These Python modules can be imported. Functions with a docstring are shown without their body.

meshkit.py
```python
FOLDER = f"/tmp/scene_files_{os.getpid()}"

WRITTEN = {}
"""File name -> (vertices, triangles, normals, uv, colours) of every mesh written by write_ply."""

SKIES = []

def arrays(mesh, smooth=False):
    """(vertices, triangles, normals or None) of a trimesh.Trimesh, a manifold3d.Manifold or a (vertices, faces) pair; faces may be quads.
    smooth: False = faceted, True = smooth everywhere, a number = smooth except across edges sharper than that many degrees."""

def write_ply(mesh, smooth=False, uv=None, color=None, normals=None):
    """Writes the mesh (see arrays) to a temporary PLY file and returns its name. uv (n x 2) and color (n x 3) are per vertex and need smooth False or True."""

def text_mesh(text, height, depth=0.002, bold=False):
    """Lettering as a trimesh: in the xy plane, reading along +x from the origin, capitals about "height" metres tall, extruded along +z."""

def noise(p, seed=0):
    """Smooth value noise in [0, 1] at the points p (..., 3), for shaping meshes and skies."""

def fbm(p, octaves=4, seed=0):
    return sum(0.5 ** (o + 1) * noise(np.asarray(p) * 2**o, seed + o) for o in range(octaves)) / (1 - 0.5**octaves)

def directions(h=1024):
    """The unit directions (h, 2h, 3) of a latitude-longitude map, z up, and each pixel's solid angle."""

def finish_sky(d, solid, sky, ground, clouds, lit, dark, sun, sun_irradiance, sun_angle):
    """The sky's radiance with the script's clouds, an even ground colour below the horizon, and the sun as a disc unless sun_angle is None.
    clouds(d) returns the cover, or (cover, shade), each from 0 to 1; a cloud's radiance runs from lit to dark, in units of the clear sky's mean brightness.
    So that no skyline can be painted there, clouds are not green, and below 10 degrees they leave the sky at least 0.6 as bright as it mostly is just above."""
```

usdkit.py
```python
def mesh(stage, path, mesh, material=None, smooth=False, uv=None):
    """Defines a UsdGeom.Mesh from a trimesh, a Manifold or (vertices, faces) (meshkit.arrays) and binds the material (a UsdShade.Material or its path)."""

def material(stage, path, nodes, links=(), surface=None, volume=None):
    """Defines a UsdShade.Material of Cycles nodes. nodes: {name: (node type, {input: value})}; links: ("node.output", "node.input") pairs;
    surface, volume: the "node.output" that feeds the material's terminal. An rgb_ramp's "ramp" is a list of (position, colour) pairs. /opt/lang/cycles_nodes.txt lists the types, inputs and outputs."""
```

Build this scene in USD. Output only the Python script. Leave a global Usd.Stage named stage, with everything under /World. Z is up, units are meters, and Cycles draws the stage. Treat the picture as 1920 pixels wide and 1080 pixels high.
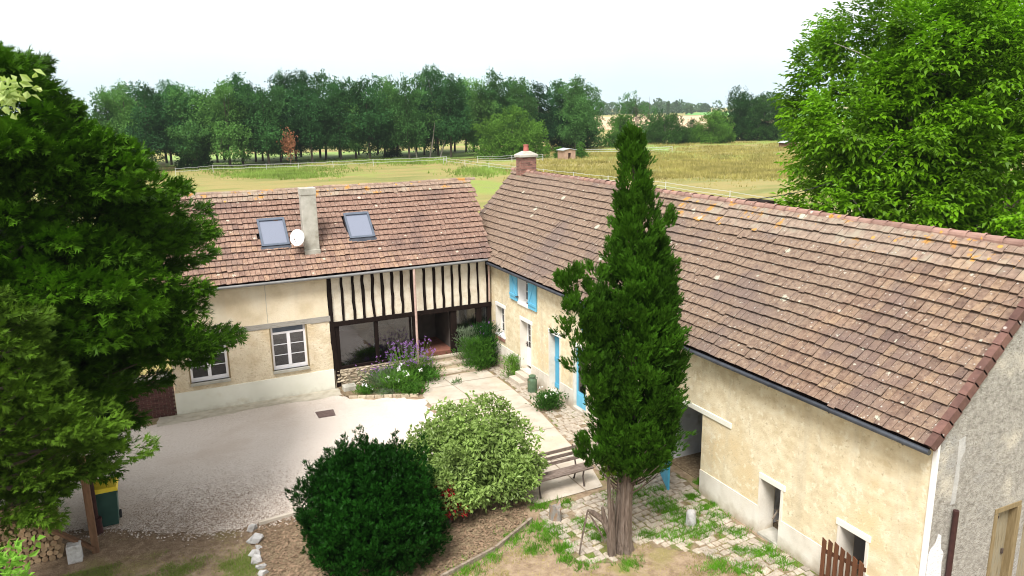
import math
import numpy as np
import trimesh
import usdkit
from manifold3d import CrossSection
from pxr import Gf, Usd, UsdGeom, UsdLux, UsdShade
from shapely.geometry import Point, Polygon, box as sbox
from shapely.ops import unary_union

stage = Usd.Stage.CreateInMemory()
UsdGeom.SetStageUpAxis(stage, UsdGeom.Tokens.z)
UsdGeom.SetStageMetersPerUnit(stage, 1.0)
UsdGeom.Xform.Define(stage, '/World')
UsdGeom.Scope.Define(stage, '/World/Looks')

# ---------------------------------------------------------------- camera, sky, sun, exposure
FPX, PITCH, YAW, ROLL, CAM_H = 1436.36, 0.2303007, 0.4377341, -0.0172109, 9.4
EXPOSURE = 0.48
SKY_STRENGTH, SUN_INTENSITY, SUN_ANGLE = 0.075, 1.15, 22.0
TO_SUN = np.array([-0.40, -0.42, 0.84])
TO_SUN = TO_SUN / np.linalg.norm(TO_SUN)
_cp, _sp = math.cos(PITCH), math.sin(PITCH)
_f = np.array([math.sin(YAW) * _cp, math.cos(YAW) * _cp, -_sp])
_r0 = np.array([math.cos(YAW), -math.sin(YAW), 0])
_u0 = np.cross(_r0, _f)
_c, _s = math.cos(ROLL), math.sin(ROLL)
CAM_R, CAM_U, CAM_F = _c * _r0 + _s * _u0, -_s * _r0 + _c * _u0, _f
CAM_P = np.array([0, 0, CAM_H])
cam = UsdGeom.Camera.Define(stage, '/World/camera')
cam.CreateHorizontalApertureAttr(36.0)
cam.CreateVerticalApertureAttr(20.25)
cam.CreateFocalLengthAttr(FPX / 1920 * 36.0)
cam.CreateClippingRangeAttr((0.1, 5000.0))
cam.CreateExposureAttr(EXPOSURE)
cam.AddTransformOp().Set(Gf.Matrix4d(*CAM_R, 0, *CAM_U, 0, *(-CAM_F), 0, *CAM_P, 1))

SUN_EL, SUN_ROT = math.asin(TO_SUN[2]), math.atan2(TO_SUN[0], TO_SUN[1])
sky_mat = usdkit.material(stage, '/World/Looks/sky', {
    'tc': ('texture_coordinate', {}),
    'sky': ('sky_texture', {'sky_type': 'single_scattering', 'sun_disc': False, 'sun_elevation': SUN_EL, 'sun_rotation': SUN_ROT, 'altitude': 100.0, 'air_density': 1.0, 'aerosol_density': 1.0}),
    'sep': ('separate_xyz', {}),
    'n': ('noise_texture', {'scale': 2.2, 'detail': 5.0, 'roughness': 0.55}),
    'el': ('map_range', {'from_min': 0.0, 'from_max': 0.16, 'to_min': 0.88, 'to_max': 0.97, 'clamp': True, 'range_type': 'smoothstep'}),
    'nr': ('map_range', {'from_min': 0.35, 'from_max': 0.65, 'to_min': -0.12, 'to_max': 0.12, 'clamp': True}),
    'cov': ('math', {'math_type': 'add', 'use_clamp': True}),
    'ce': ('map_range', {'from_min': 0.0, 'from_max': 0.30, 'clamp': True}),
    'cloud': ('rgb_ramp', {'ramp': [(0, (8.7, 10.8, 12.2)), (.10, (9.0, 11.0, 12.2)), (.32, (11.6, 12.0, 12.2)), (1, (12.2, 12.2, 12.2))]}),
    'mix': ('mix', {'mix_type': 'mix'}),
    'bg': ('background_shader', {'strength': SKY_STRENGTH}),
}, [('tc.generated', 'n.vector'), ('tc.generated', 'sep.vector'), ('sep.z', 'el.value'), ('sep.z', 'ce.value'), ('ce.result', 'cloud.fac'), ('n.fac', 'nr.value'), ('el.result', 'cov.value1'), ('nr.result', 'cov.value2'),
    ('cov.value', 'mix.fac'), ('sky.color', 'mix.color1'), ('cloud.color', 'mix.color2'), ('mix.color', 'bg.color')], surface='bg.background')
dome = UsdLux.DomeLight.Define(stage, '/World/sky')
dome.GetPrim().SetCustomDataByKey('kind', 'structure')
UsdShade.MaterialBindingAPI.Apply(dome.GetPrim()).Bind(sky_mat)
sun = UsdLux.DistantLight.Define(stage, '/World/sun')
sun.CreateNormalizeAttr(True)
sun.CreateIntensityAttr(SUN_INTENSITY)
sun.CreateAngleAttr(SUN_ANGLE)
sun.CreateColorAttr(Gf.Vec3f(1.0, 0.965, 0.91))
_z = TO_SUN
_x = np.cross([0, 0, 1], _z); _x /= np.linalg.norm(_x)
_y = np.cross(_z, _x)
sun.AddTransformOp().Set(Gf.Matrix4d(*_x, 0, *_y, 0, *_z, 0, 0, 0, 0, 1))

# ---------------------------------------------------------------- helpers
RNG = np.random.default_rng(20240)
_used = {}


def numbered(parent, name):
    k = (str(parent), name)
    n = _used.get(k, 0)
    _used[k] = n + 1
    return f'{parent}/{name}' if n == 0 else f'{parent}/{name}_{n:03d}'


def setdata(p, label=None, category=None, group=None, kind=None):
    for k, v in (('label', label), ('category', category), ('group', group), ('kind', kind)):
        if v:
            p.SetCustomDataByKey(k, v)
    return p


class MB:
    """collects vertices and triangles of one mesh"""
    def __init__(self):
        self.v, self.f, self.n = [], [], 0

    def add(self, v, f):
        v, f = np.asarray(v, float), np.asarray(f, int)
        if f.shape[1] == 4:
            f = np.vstack([f[:, [0, 1, 2]], f[:, [0, 2, 3]]])
        self.v.append(v); self.f.append(f + self.n); self.n += len(v)
        return self

    def mesh(self, m):
        if hasattr(m, 'to_mesh'):
            mm = m.to_mesh(); return self.add(mm.vert_properties[:, :3], mm.tri_verts)
        if isinstance(m, (tuple, list)):
            return self.add(*m)
        return self.add(m.vertices, m.faces)

    def box(self, a, b, ch=0.0):
        a, b = np.minimum(a, b).astype(float), np.maximum(a, b).astype(float)
        if ch <= 0:
            v = np.array([[a[0], a[1], a[2]], [b[0], a[1], a[2]], [b[0], b[1], a[2]], [a[0], b[1], a[2]], [a[0], a[1], b[2]], [b[0], a[1], b[2]], [b[0], b[1], b[2]], [a[0], b[1], b[2]]])
            return self.add(v, BOXF)
        pts = []
        for k in range(3):
            lo, hi = a + ch, b - ch
            lo[k], hi[k] = a[k], b[k]
            for i in range(8):
                pts.append([(lo, hi)[(i >> j) & 1][j] for j in range(3)])
        return self.mesh(trimesh.convex.convex_hull(np.array(pts)))

    def bar(self, p, q, w, h, up=(0, 0, 1)):
        p, q = np.asarray(p, float), np.asarray(q, float)
        d = (q - p) / np.linalg.norm(q - p)
        s = np.cross(d, up)
        if np.linalg.norm(s) < 1e-6:
            s = np.cross(d, (1, 0, 0))
        s /= np.linalg.norm(s); u = np.cross(s, d)
        c = [(-1, -1), (1, -1), (1, 1), (-1, 1)]
        v = [e + s * w / 2 * i + u * h / 2 * j for e in (p, q) for i, j in c]
        return self.add(v, [[0, 3, 2, 1], [4, 5, 6, 7], [0, 1, 5, 4], [1, 2, 6, 5], [2, 3, 7, 6], [3, 0, 4, 7]])

    def tube(self, pts, rad, sides=8, cap=True):
        pts = np.asarray(pts, float); rad = np.broadcast_to(np.asarray(rad, float), (len(pts),))
        t = np.gradient(pts, axis=0); t /= np.maximum(np.linalg.norm(t, axis=1, keepdims=True), 1e-9)
        ref = np.array([0, 0, 1.0]) if abs(t[:, 2]).mean() < 0.8 else np.array([1.0, 0, 0])
        a = np.cross(t, ref); a /= np.maximum(np.linalg.norm(a, axis=1, keepdims=True), 1e-9)
        b = np.cross(t, a)
        th = np.arange(sides) / sides * 2 * np.pi
        v = pts[:, None] + rad[:, None, None] * (np.cos(th)[None, :, None] * a[:, None] + np.sin(th)[None, :, None] * b[:, None])
        n, f = len(pts), []
        for i in range(n - 1):
            for j in range(sides):
                k = (j + 1) % sides
                f.append([i * sides + j, i * sides + k, (i + 1) * sides + k, (i + 1) * sides + j])
        v = v.reshape(-1, 3)
        f = np.array(f)
        f = np.vstack([f[:, [0, 1, 2]], f[:, [0, 2, 3]]])
        if cap:
            f2 = [[0, j + 1, j] for j in range(1, sides - 1)] + [[(n - 1) * sides, (n - 1) * sides + j, (n - 1) * sides + j + 1] for j in range(1, sides - 1)]
            f = np.vstack([f, f2])
        return self.add(v, f)

    def get(self):
        return np.vstack(self.v), np.vstack(self.f)


BOXF = [[0, 3, 2, 1], [4, 5, 6, 7], [0, 1, 5, 4], [1, 2, 6, 5], [2, 3, 7, 6], [3, 0, 4, 7]]


def arr(m):
    if isinstance(m, MB):
        return m.get()
    if hasattr(m, 'to_mesh'):
        mm = m.to_mesh(); return np.array(mm.vert_properties[:, :3]), np.array(mm.tri_verts)
    if isinstance(m, (tuple, list)):
        return np.asarray(m[0], float), np.asarray(m[1], int)
    return np.array(m.vertices), np.array(m.faces)


def define(path, m, material, org=(0, 0, 0), smooth=False):
    v, f = arr(m)
    return usdkit.mesh(stage, path, (v - np.asarray(org), f), material, smooth=smooth).GetPrim()


class Thing:
    """an Xform at the thing's base; its parts are given in world coordinates"""
    def __init__(self, name, label, category, org=(0, 0, 0), group=None, kind=None):
        self.path = numbered('/World', name)
        self.org = np.asarray(org, float)
        x = UsdGeom.Xform.Define(stage, self.path)
        x.AddTranslateOp().Set(Gf.Vec3d(*map(float, self.org)))
        self.prim = setdata(x.GetPrim(), label, category, group, kind)

    def part(self, name, m, material, parent=None, smooth=False, label=None, kind=None):
        p = numbered(parent.GetPath() if parent is not None else self.path, name)
        return setdata(define(p, m, material, self.org, smooth), label, None, None, kind)


def single(name, m, material, label=None, category=None, group=None, kind=None, smooth=False):
    return setdata(define(numbered('/World', name), m, material, (0, 0, 0), smooth), label, category, group, kind)


def copy_of(src, name, loc, rotz=0.0, scale=(1, 1, 1), label=None, category=None, group=None):
    x = UsdGeom.Xform.Define(stage, numbered('/World', name))
    x.GetPrim().GetReferences().AddInternalReference(src.path)
    x.ClearXformOpOrder()
    x.AddTranslateOp().Set(Gf.Vec3d(*map(float, loc)))
    x.AddRotateZOp().Set(float(rotz))
    x.AddScaleOp().Set(Gf.Vec3f(*map(float, scale)))
    x.GetPrim().SetInstanceable(True)
    return setdata(x.GetPrim(), label, category, group)


def gz(x, y):
    """ground height: level near the barn, falling a little to the far house"""
    return -0.35 * np.clip((np.asarray(y, float) - 20) / 6, 0, 1) + 0 * np.asarray(x, float)


def at(px, py, z=None):
    """the point of the ground (or of a height) that a place in the 1920 x 1080 survey picture marks"""
    d = CAM_F * FPX + CAM_R * (px - 960) - CAM_U * (py - 540)
    zz = 0.0 if z is None else z
    for _ in range(12):
        p = CAM_P + d * (zz - CAM_H) / d[2]
        if z is None:
            zz = float(gz(p[0], p[1]))
    return p


def slab_wall(poly, holes, th, frame):
    """polygon with holes, extruded by th; frame maps (a, b, c) to the world"""
    cs = [np.array(p if Polygon(p).exterior.is_ccw else p[::-1], float) for p in [poly] + list(holes)]
    c = CrossSection([cs[0]])
    for h in cs[1:]:
        c = c - CrossSection([h])
    v, f = arr(c.extrude(th))
    w = np.array([frame(*q) for q in v])
    o, e = np.array(frame(0, 0, 0.)), np.eye(3)
    det = np.linalg.det(np.array([np.array(frame(*k)) - o for k in e]))
    return w, (f if det > 0 else f[:, ::-1])


def rect(a0, a1, b0, b1):
    return [(a0, b0), (a1, b0), (a1, b1), (a0, b1)]


def sheet(poly, dz, extra=0.0):
    """a ground sheet following gz, dz above it, cut where the ground bends"""
    mb = MB()
    for lo, hi in ((-500, 20), (20, 26), (26, 3000)):
        g = poly.intersection(sbox(-3000, lo, 3000, hi))
        for q in getattr(g, 'geoms', [g]):
            if q.is_empty or q.geom_type != 'Polygon' or q.area < 1e-6:
                continue
            v, f = trimesh.creation.triangulate_polygon(q, engine='earcut')
            v = np.column_stack([v, gz(v[:, 0], v[:, 1]) + dz])
            n = np.cross(v[f[:, 1]] - v[f[:, 0]], v[f[:, 2]] - v[f[:, 0]])[:, 2]
            f = np.where(n[:, None] > 0, f, f[:, ::-1])
            mb.add(v, f)
    return mb


def rough_edge(pts, step=0.12, amp=0.1, seed=0):
    """polygon with an uneven outline"""
    rg = np.random.default_rng(seed)
    p = Polygon(pts).exterior
    n = max(8, int(p.length / step))
    q = np.array([p.interpolate(i / n, normalized=True).coords[0] for i in range(n)])
    w = rg.normal(size=(n, 2))
    w = sum(np.roll(w, k, 0) for k in range(-2, 3)) / 2.2
    return Polygon(q + w * amp).buffer(0)


def sett(mb, cx, cy, w, l, z0, z1, ang, rg, ch=0.02, jit=0.012):
    c = np.array([[-1, -1], [1, -1], [1, 1], [-1, 1]]) * np.array([w, l]) / 2 + rg.normal(size=(4, 2)) * jit
    R = np.array([[math.cos(ang), -math.sin(ang)], [math.sin(ang), math.cos(ang)]])
    o, i = c @ R.T + [cx, cy], (c * (1 - 2 * ch / min(w, l))) @ R.T + [cx, cy]
    tz = z1 + rg.normal(size=4) * 0.004
    v = np.vstack([np.column_stack([o, np.full(4, z0)]), np.column_stack([o, tz - ch]), np.column_stack([i, tz])])
    f = [[a, (a + 1) % 4, 4 + (a + 1) % 4, 4 + a] for a in range(4)] + [[4 + a, 4 + (a + 1) % 4, 8 + (a + 1) % 4, 8 + a] for a in range(4)] + [[8, 9, 10, 11]]
    return mb.add(v, f)


def rock(c, r, rg, n=16):
    p = rg.normal(size=(n, 3)); p /= np.linalg.norm(p, axis=1, keepdims=True)
    p *= rg.uniform(0.8, 1.05, (n, 1))
    return trimesh.convex.convex_hull(p * np.asarray(r) + np.asarray(c))


# ---------------------------------------------------------------- materials
def look(name, cols, scale=3.0, detail=5.0, rough=0.85, bump=0.0, bscale=40.0, bdist=0.02, rnd=None, spots=(), stretch=None, spec=0.3, metal=0.0, patch=None, streak=None, splash=None):
    """principled surface: noise ramp of cols, times a random tone per piece (rnd), blotches (spots: scale, size, amount, colour), broad patches (patch: scale, from, to, colour)"""
    N = {'g': ('geometry', {}), 'p': ('principled_bsdf', {'roughness': rough, 'specular_ior_level': spec, 'metallic': metal}),
         'n': ('noise_texture', {'scale': scale, 'detail': detail, 'roughness': 0.6})}
    Lk = []
    src = 'g.position'
    if stretch:
        N['m'] = ('mapping', {'scale': stretch}); Lk.append(('g.position', 'm.vector')); src = 'm.vector'
    Lk.append((src, 'n.vector'))
    if len(cols) == 1:
        cols = [cols[0], cols[0]]
    pos = np.linspace(0.32, 0.68, len(cols))
    N['r'] = ('rgb_ramp', {'ramp': list(zip(pos, cols))}); Lk.append(('n.fac', 'r.fac'))
    cur = 'r.color'
    if patch:
        for i, (s, a, b, col) in enumerate(patch):
            N[f'pn{i}'] = ('noise_texture', {'scale': s, 'detail': 4.0, 'roughness': 0.6})
            N[f'pr{i}'] = ('map_range', {'from_min': a, 'from_max': b, 'to_min': 0.0, 'to_max': 1.0, 'clamp': True, 'range_type': 'smoothstep'})
            N[f'px{i}'] = ('mix', {'color2': col})
            Lk += [('g.position', f'pn{i}.vector'), (f'pn{i}.fac', f'pr{i}.value'), (f'pr{i}.result', f'px{i}.fac'), (cur, f'px{i}.color1')]
            cur = f'px{i}.color'
    if streak:
        N['km'] = ('mapping', {'scale': (2.6, 2.6, .22)}); N['kn'] = ('noise_texture', {'scale': 1.0, 'detail': 6.0, 'roughness': .65})
        N['kr'] = ('map_range', {'from_min': .50, 'from_max': .72, 'to_min': 0.0, 'to_max': streak[0], 'clamp': True}); N['kx'] = ('mix', {'color2': streak[1]})
        Lk += [('g.position', 'km.vector'), ('km.vector', 'kn.vector'), ('kn.fac', 'kr.value'), ('kr.result', 'kx.fac'), (cur, 'kx.color1')]
        cur = 'kx.color'
    if splash:
        N['zs'] = ('separate_xyz', {}); N['zn'] = ('noise_texture', {'scale': 5.0, 'detail': 6.0}); N['zm'] = ('math', {'math_type': 'multiply_add', 'value2': .5, 'value3': -.25}); N['za'] = ('math', {'math_type': 'add'})
        N['zr'] = ('map_range', {'from_min': splash[0], 'from_max': splash[1], 'to_min': splash[3], 'to_max': 0.0, 'clamp': True}); N['zx'] = ('mix', {'color2': splash[2]})
        Lk += [('g.position', 'zs.vector'), ('g.position', 'zn.vector'), ('zn.fac', 'zm.value1'), ('zs.z', 'za.value1'), ('zm.value', 'za.value2'), ('za.value', 'zr.value'), ('zr.result', 'zx.fac'), (cur, 'zx.color1')]
        cur = 'zx.color'
    if rnd:
        N['oi'] = ('object_info', {}); N['ra'] = ('math', {'math_type': 'add'}); N['rf'] = ('math', {'math_type': 'fraction'})
        N['rr'] = ('rgb_ramp', {'ramp': list(zip(np.linspace(0, 1, len(rnd)), rnd))})
        N['rm'] = ('mix', {'mix_type': 'multiply', 'fac': 1.0})
        Lk += [('oi.random', 'ra.value1'), ('g.random_per_island', 'ra.value2'), ('ra.value', 'rf.value1'), ('rf.value', 'rr.fac'), (cur, 'rm.color1'), ('rr.color', 'rm.color2')]
        cur = 'rm.color'
    for i, (s, size, soft, col) in enumerate(spots):
        N[f'v{i}'] = ('voronoi_texture', {'scale': s, 'feature': 'f1'})
        N[f'w{i}'] = ('white_noise_texture', {'dimensions': '3D'})
        N[f'sz{i}'] = ('math', {'math_type': 'power', 'value2': 4.0})
        N[f'sm{i}'] = ('math', {'math_type': 'multiply', 'value2': size})
        N[f'sd{i}'] = ('math', {'math_type': 'subtract'})
        N[f'sr{i}'] = ('map_range', {'from_min': 0.0, 'from_max': soft, 'to_min': 0.0, 'to_max': 0.85, 'clamp': True})
        N[f'sx{i}'] = ('mix', {'color2': col})
        N[f'dn{i}'] = ('noise_texture', {'scale': s * 6, 'detail': 2.0}); N[f'da{i}'] = ('vector_math', {'math_type': 'add'})
        N[f'ds{i}'] = ('vector_math', {'math_type': 'scale', 'scale': 0.3 / s})
        Lk += [('g.position', f'dn{i}.vector'), (f'dn{i}.color', f'ds{i}.vector1'), ('g.position', f'da{i}.vector1'), (f'ds{i}.vector', f'da{i}.vector2'), (f'da{i}.vector', f'v{i}.vector'),
               (f'v{i}.position', f'w{i}.vector'), (f'w{i}.value', f'sz{i}.value1'), (f'sz{i}.value', f'sm{i}.value1'),
               (f'sm{i}.value', f'sd{i}.value1'), (f'v{i}.distance', f'sd{i}.value2'), (f'sd{i}.value', f'sr{i}.value'), (f'sr{i}.result', f'sx{i}.fac'), (cur, f'sx{i}.color1')]
        cur = f'sx{i}.color'
    Lk.append((cur, 'p.base_color'))
    if bump:
        N['bn'] = ('noise_texture', {'scale': bscale, 'detail': 4.0, 'roughness': 0.65}); N['b'] = ('bump', {'strength': bump, 'distance': bdist})
        Lk += [(src, 'bn.vector'), ('bn.fac', 'b.height'), ('b.normal', 'p.normal')]
    return usdkit.material(stage, f'/World/Looks/{name}', N, Lk, surface='p.BSDF')


def leaf_look(name, cols, trans=0.3, rough=0.55, spec=0.08, vary=0.5, tint=(1.0, 1.25, 0.5), big=None, per_tree=0.0):
    """leaves: each leaf its own tone out of cols, slow change over the crown, some light through"""
    N = {'g': ('geometry', {}), 'oi': ('object_info', {}), 'ra': ('math', {'math_type': 'add'}), 'rf': ('math', {'math_type': 'fraction'}),
         'rr': ('rgb_ramp', {'ramp': list(zip(np.linspace(0, 1, len(cols)), cols))}),
         'n': ('noise_texture', {'scale': big or 0.9, 'detail': 3.0}), 'nr': ('map_range', {'from_min': 0.3, 'from_max': 0.7, 'to_min': 1 - vary, 'to_max': 1 + vary, 'clamp': True}),
         'hv': ('hsv', {'hue': 0.5, 'saturation': 1.0}), 'tv': ('map_range', {'from_min': 0.0, 'from_max': 1.0, 'to_min': 1 - per_tree, 'to_max': 1 + per_tree}), 'vm': ('math', {'math_type': 'multiply'}), 'p': ('principled_bsdf', {'roughness': rough, 'specular_ior_level': spec}),
         'tr': ('translucent_bsdf', {}), 'tm': ('mix', {'mix_type': 'multiply', 'fac': 1.0, 'color2': tint}), 'x': ('mix_closure', {'fac': trans})}
    Lk = [('oi.random', 'ra.value1'), ('g.random_per_island', 'ra.value2'), ('ra.value', 'rf.value1'), ('rf.value', 'rr.fac'), ('g.position', 'n.vector'), ('n.fac', 'nr.value'),
          ('oi.random', 'tv.value'), ('nr.result', 'vm.value1'), ('tv.result', 'vm.value2'), ('vm.value', 'hv.value'), ('rr.color', 'hv.color'), ('hv.color', 'p.base_color'), ('hv.color', 'tm.color1'), ('tm.color', 'tr.color'), ('p.BSDF', 'x.closure1'), ('tr.BSDF', 'x.closure2')]
    return usdkit.material(stage, f'/World/Looks/{name}', N, Lk, surface='x.closure')


M = {}
tone = lambda a, b: [(a, a, a), (b, b, b)]
M['soil'] = look('soil', [(.185, .125, .08), (.285, .205, .135), (.375, .285, .195)], scale=5, detail=9, bump=.8, bscale=22, bdist=.04, patch=[(0.8, .52, .70, (.24, .20, .085)), (30, .55, .75, (.42, .33, .21))])
M['lawn'] = look('lawn', [(.075, .10, .02), (.15, .14, .05), (.26, .18, .10)], scale=2.5, detail=10, bump=.4, bscale=60, bdist=.02)
M['mulch'] = look('mulch', [(.13, .09, .055), (.225, .165, .10), (.34, .265, .17)], scale=16, detail=8, bump=1, bscale=35, bdist=.04)
M['gravel'] = look('gravel', [(.47, .395, .335), (.63, .56, .50), (.74, .68, .625)], scale=34, detail=9, bump=.4, bscale=80, bdist=.02, patch=[(0.35, .5, .7, (.55, .47, .405)), (26, .56, .7, (.36, .27, .20))])
M['apron'] = look('apron', [(.36, .32, .25), (.46, .42, .34), (.55, .50, .41)], scale=3, detail=8, bump=.5, bscale=30)
M['path'] = look('path', [(.38, .325, .262), (.475, .415, .342), (.54, .48, .405)], scale=1.6, detail=8, bump=.35, bscale=35, patch=[(0.7, .52, .68, (.48, .40, .31)), (9, .58, .72, (.40, .34, .27))])
M['field'] = look('field', [(.125, .15, .035), (.20, .19, .056), (.27, .22, .078), (.175, .18, .046)], scale=.09, detail=9, bump=.5, bscale=2.0, bdist=.3, stretch=(.55, 1.6, 1), patch=[(.035, .52, .62, (.20, .25, .05)), (.5, .55, .75, (.20, .22, .07)), (.018, .55, .70, (.38, .28, .13))])
M['meadow'] = look('meadow', [(.16, .26, .05), (.24, .32, .09)], scale=.2, detail=6)
M['wheat'] = look('wheat', [(.44, .31, .18), (.53, .39, .25)], scale=.02, detail=4)
M['crop'] = look('crop', [(.10, .26, .05), (.14, .32, .08)], scale=.02, detail=4)
M['render_cream'] = look('render_cream', [(.60, .49, .31), (.72, .62, .43), (.80, .72, .54)], scale=2.6, detail=10, bump=.5, bscale=24, bdist=.03, stretch=(1, 1, 1.6), patch=[(.5, .5, .68, (.70, .56, .34)), (7, .52, .70, (.80, .73, .56)), (13, .57, .72, (.56, .46, .30))], streak=(.55, (.50, .43, .31)))
M['render_buff'] = look('render_buff', [(.60, .49, .33), (.70, .60, .44), (.77, .68, .52)], scale=2.2, detail=8, bump=.8, bscale=16, bdist=.05, patch=[(.6, .52, .7, (.62, .49, .31)), (14, .54, .72, (.54, .43, .28))])
M['render_upper'] = look('render_upper', [(.60, .50, .34), (.70, .60, .44), (.74, .66, .51)], scale=1.6, detail=8, bump=.45, bscale=22, bdist=.03, patch=[(.5, .52, .7, (.64, .52, .35))], streak=(.35, (.50, .43, .32)))
M['infill'] = look('infill', [(.58, .50, .38), (.68, .61, .49), (.74, .68, .57)], scale=4, detail=7, bump=.6, bscale=22, bdist=.03)
M['plinth_white'] = look('plinth_white', [(.72, .71, .61), (.80, .79, .70)], scale=1.2, detail=7, bump=.2, bscale=30, patch=[(.9, .58, .75, (.66, .62, .50))], splash=(-.45, -.2, (.45, .40, .31), .6))
M['plinth_grey'] = look('plinth_grey', [(.58, .53, .45), (.70, .65, .57), (.75, .71, .64)], scale=1.5, detail=8, bump=.3, bscale=30, patch=[(1.1, .56, .74, (.50, .43, .33))], splash=(-.02, .32, (.36, .29, .20), .8), streak=(.4, (.48, .43, .35)))
M['roughcast'] = look('roughcast', [(.225, .21, .183), (.36, .34, .303), (.45, .43, .385)], scale=11, detail=10, bump=1.0, bscale=26, bdist=.05, patch=[(.55, .54, .68, (.36, .35, .33)), (.8, .58, .72, (.54, .50, .42)), (22, .56, .68, (.22, .20, .175))])
M['patch_grey'] = look('patch_grey', [(.36, .355, .345), (.47, .46, .44)], scale=9, bump=.8, bscale=26)
M['patch_white'] = look('patch_white', [(.66, .67, .68), (.80, .81, .83)], scale=8, bump=.9, bscale=26, bdist=.04)
M['white_paint'] = look('white_paint', [(.74, .73, .71), (.82, .81, .80)], scale=4, rough=.5, bump=.1, bscale=40)
M['white_frame'] = look('white_frame', [(.72, .70, .72), (.80, .78, .80)], scale=6, rough=.4)
M['whitewash'] = look('whitewash', [(.60, .60, .62), (.74, .74, .76)], scale=2.5, detail=8, bump=.4, bscale=16, patch=[(1.4, .55, .7, (.40, .37, .33))])
M['blue_paint'] = look('blue_paint', [(.12, .42, .62), (.17, .50, .70)], scale=3, rough=.5, bump=.12, bscale=30, stretch=(4, 4, .5))
M['blue_deep'] = look('blue_deep', [(.06, .30, .48), (.09, .37, .55)], scale=3, rough=.5, bump=.12, bscale=30)
M['timber'] = look('timber', [(.007, .0042, .0034), (.017, .010, .008)], scale=9, stretch=(3, 3, .4), bump=.5, bscale=30, rough=.85, spec=.12)
M['grey_timber'] = look('grey_timber', [(.20, .185, .16), (.34, .32, .285), (.28, .265, .24)], scale=6, stretch=(.4, 3, 5), bump=.5, bscale=30)
M['old_wood'] = look('old_wood', [(.13, .10, .075), (.24, .19, .145), (.33, .28, .225)], scale=8, stretch=(1, 1, 1), bump=.5, bscale=40)
M['ochre_wood'] = look('ochre_wood', [(.17, .125, .06), (.26, .20, .11)], scale=8, stretch=(5, 5, .4), bump=.3, bscale=30)
M['door_wood'] = look('door_wood', [(.17, .14, .085), (.27, .23, .15), (.22, .205, .16)], scale=5, stretch=(6, 6, .5), bump=.4, bscale=20)
M['brown_wood'] = look('brown_wood', [(.075, .030, .014), (.125, .050, .023)], scale=5, stretch=(6, 6, .5), bump=.4, bscale=30, rnd=tone(.75, 1.15))
M['shed_wood'] = look('shed_wood', [(.11, .06, .035), (.19, .105, .06)], scale=7, stretch=(2, 2, .5), bump=.4, bscale=30)
M['bench_wood'] = look('bench_wood', [(.105, .075, .062), (.19, .145, .12), (.26, .21, .18)], scale=10, stretch=(.6, 3, 3), bump=.4, bscale=40, rnd=tone(.8, 1.15))
M['iron'] = look('iron', [(.05, .038, .034), (.09, .066, .055)], scale=20, rough=.7)
M['pipe_dark'] = look('pipe_dark', [(.030, .012, .012), (.05, .02, .018)], scale=12, rough=.5)
M['pipe_rose'] = look('pipe_rose', [(.40, .27, .23), (.58, .42, .36)], scale=6, rough=.5)
M['zinc'] = look('zinc', [(.055, .06, .075), (.10, .11, .13)], scale=3, rough=.38, metal=.55)
M['zinc_pale'] = look('zinc_pale', [(.17, .17, .17), (.26, .26, .26)], scale=3, rough=.5, metal=.3)
M['concrete'] = look('concrete', [(.30, .285, .24), (.41, .395, .34), (.48, .46, .41)], scale=3, detail=8, bump=.35, bscale=30, patch=[(1.6, .55, .7, (.27, .25, .20))])
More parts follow.
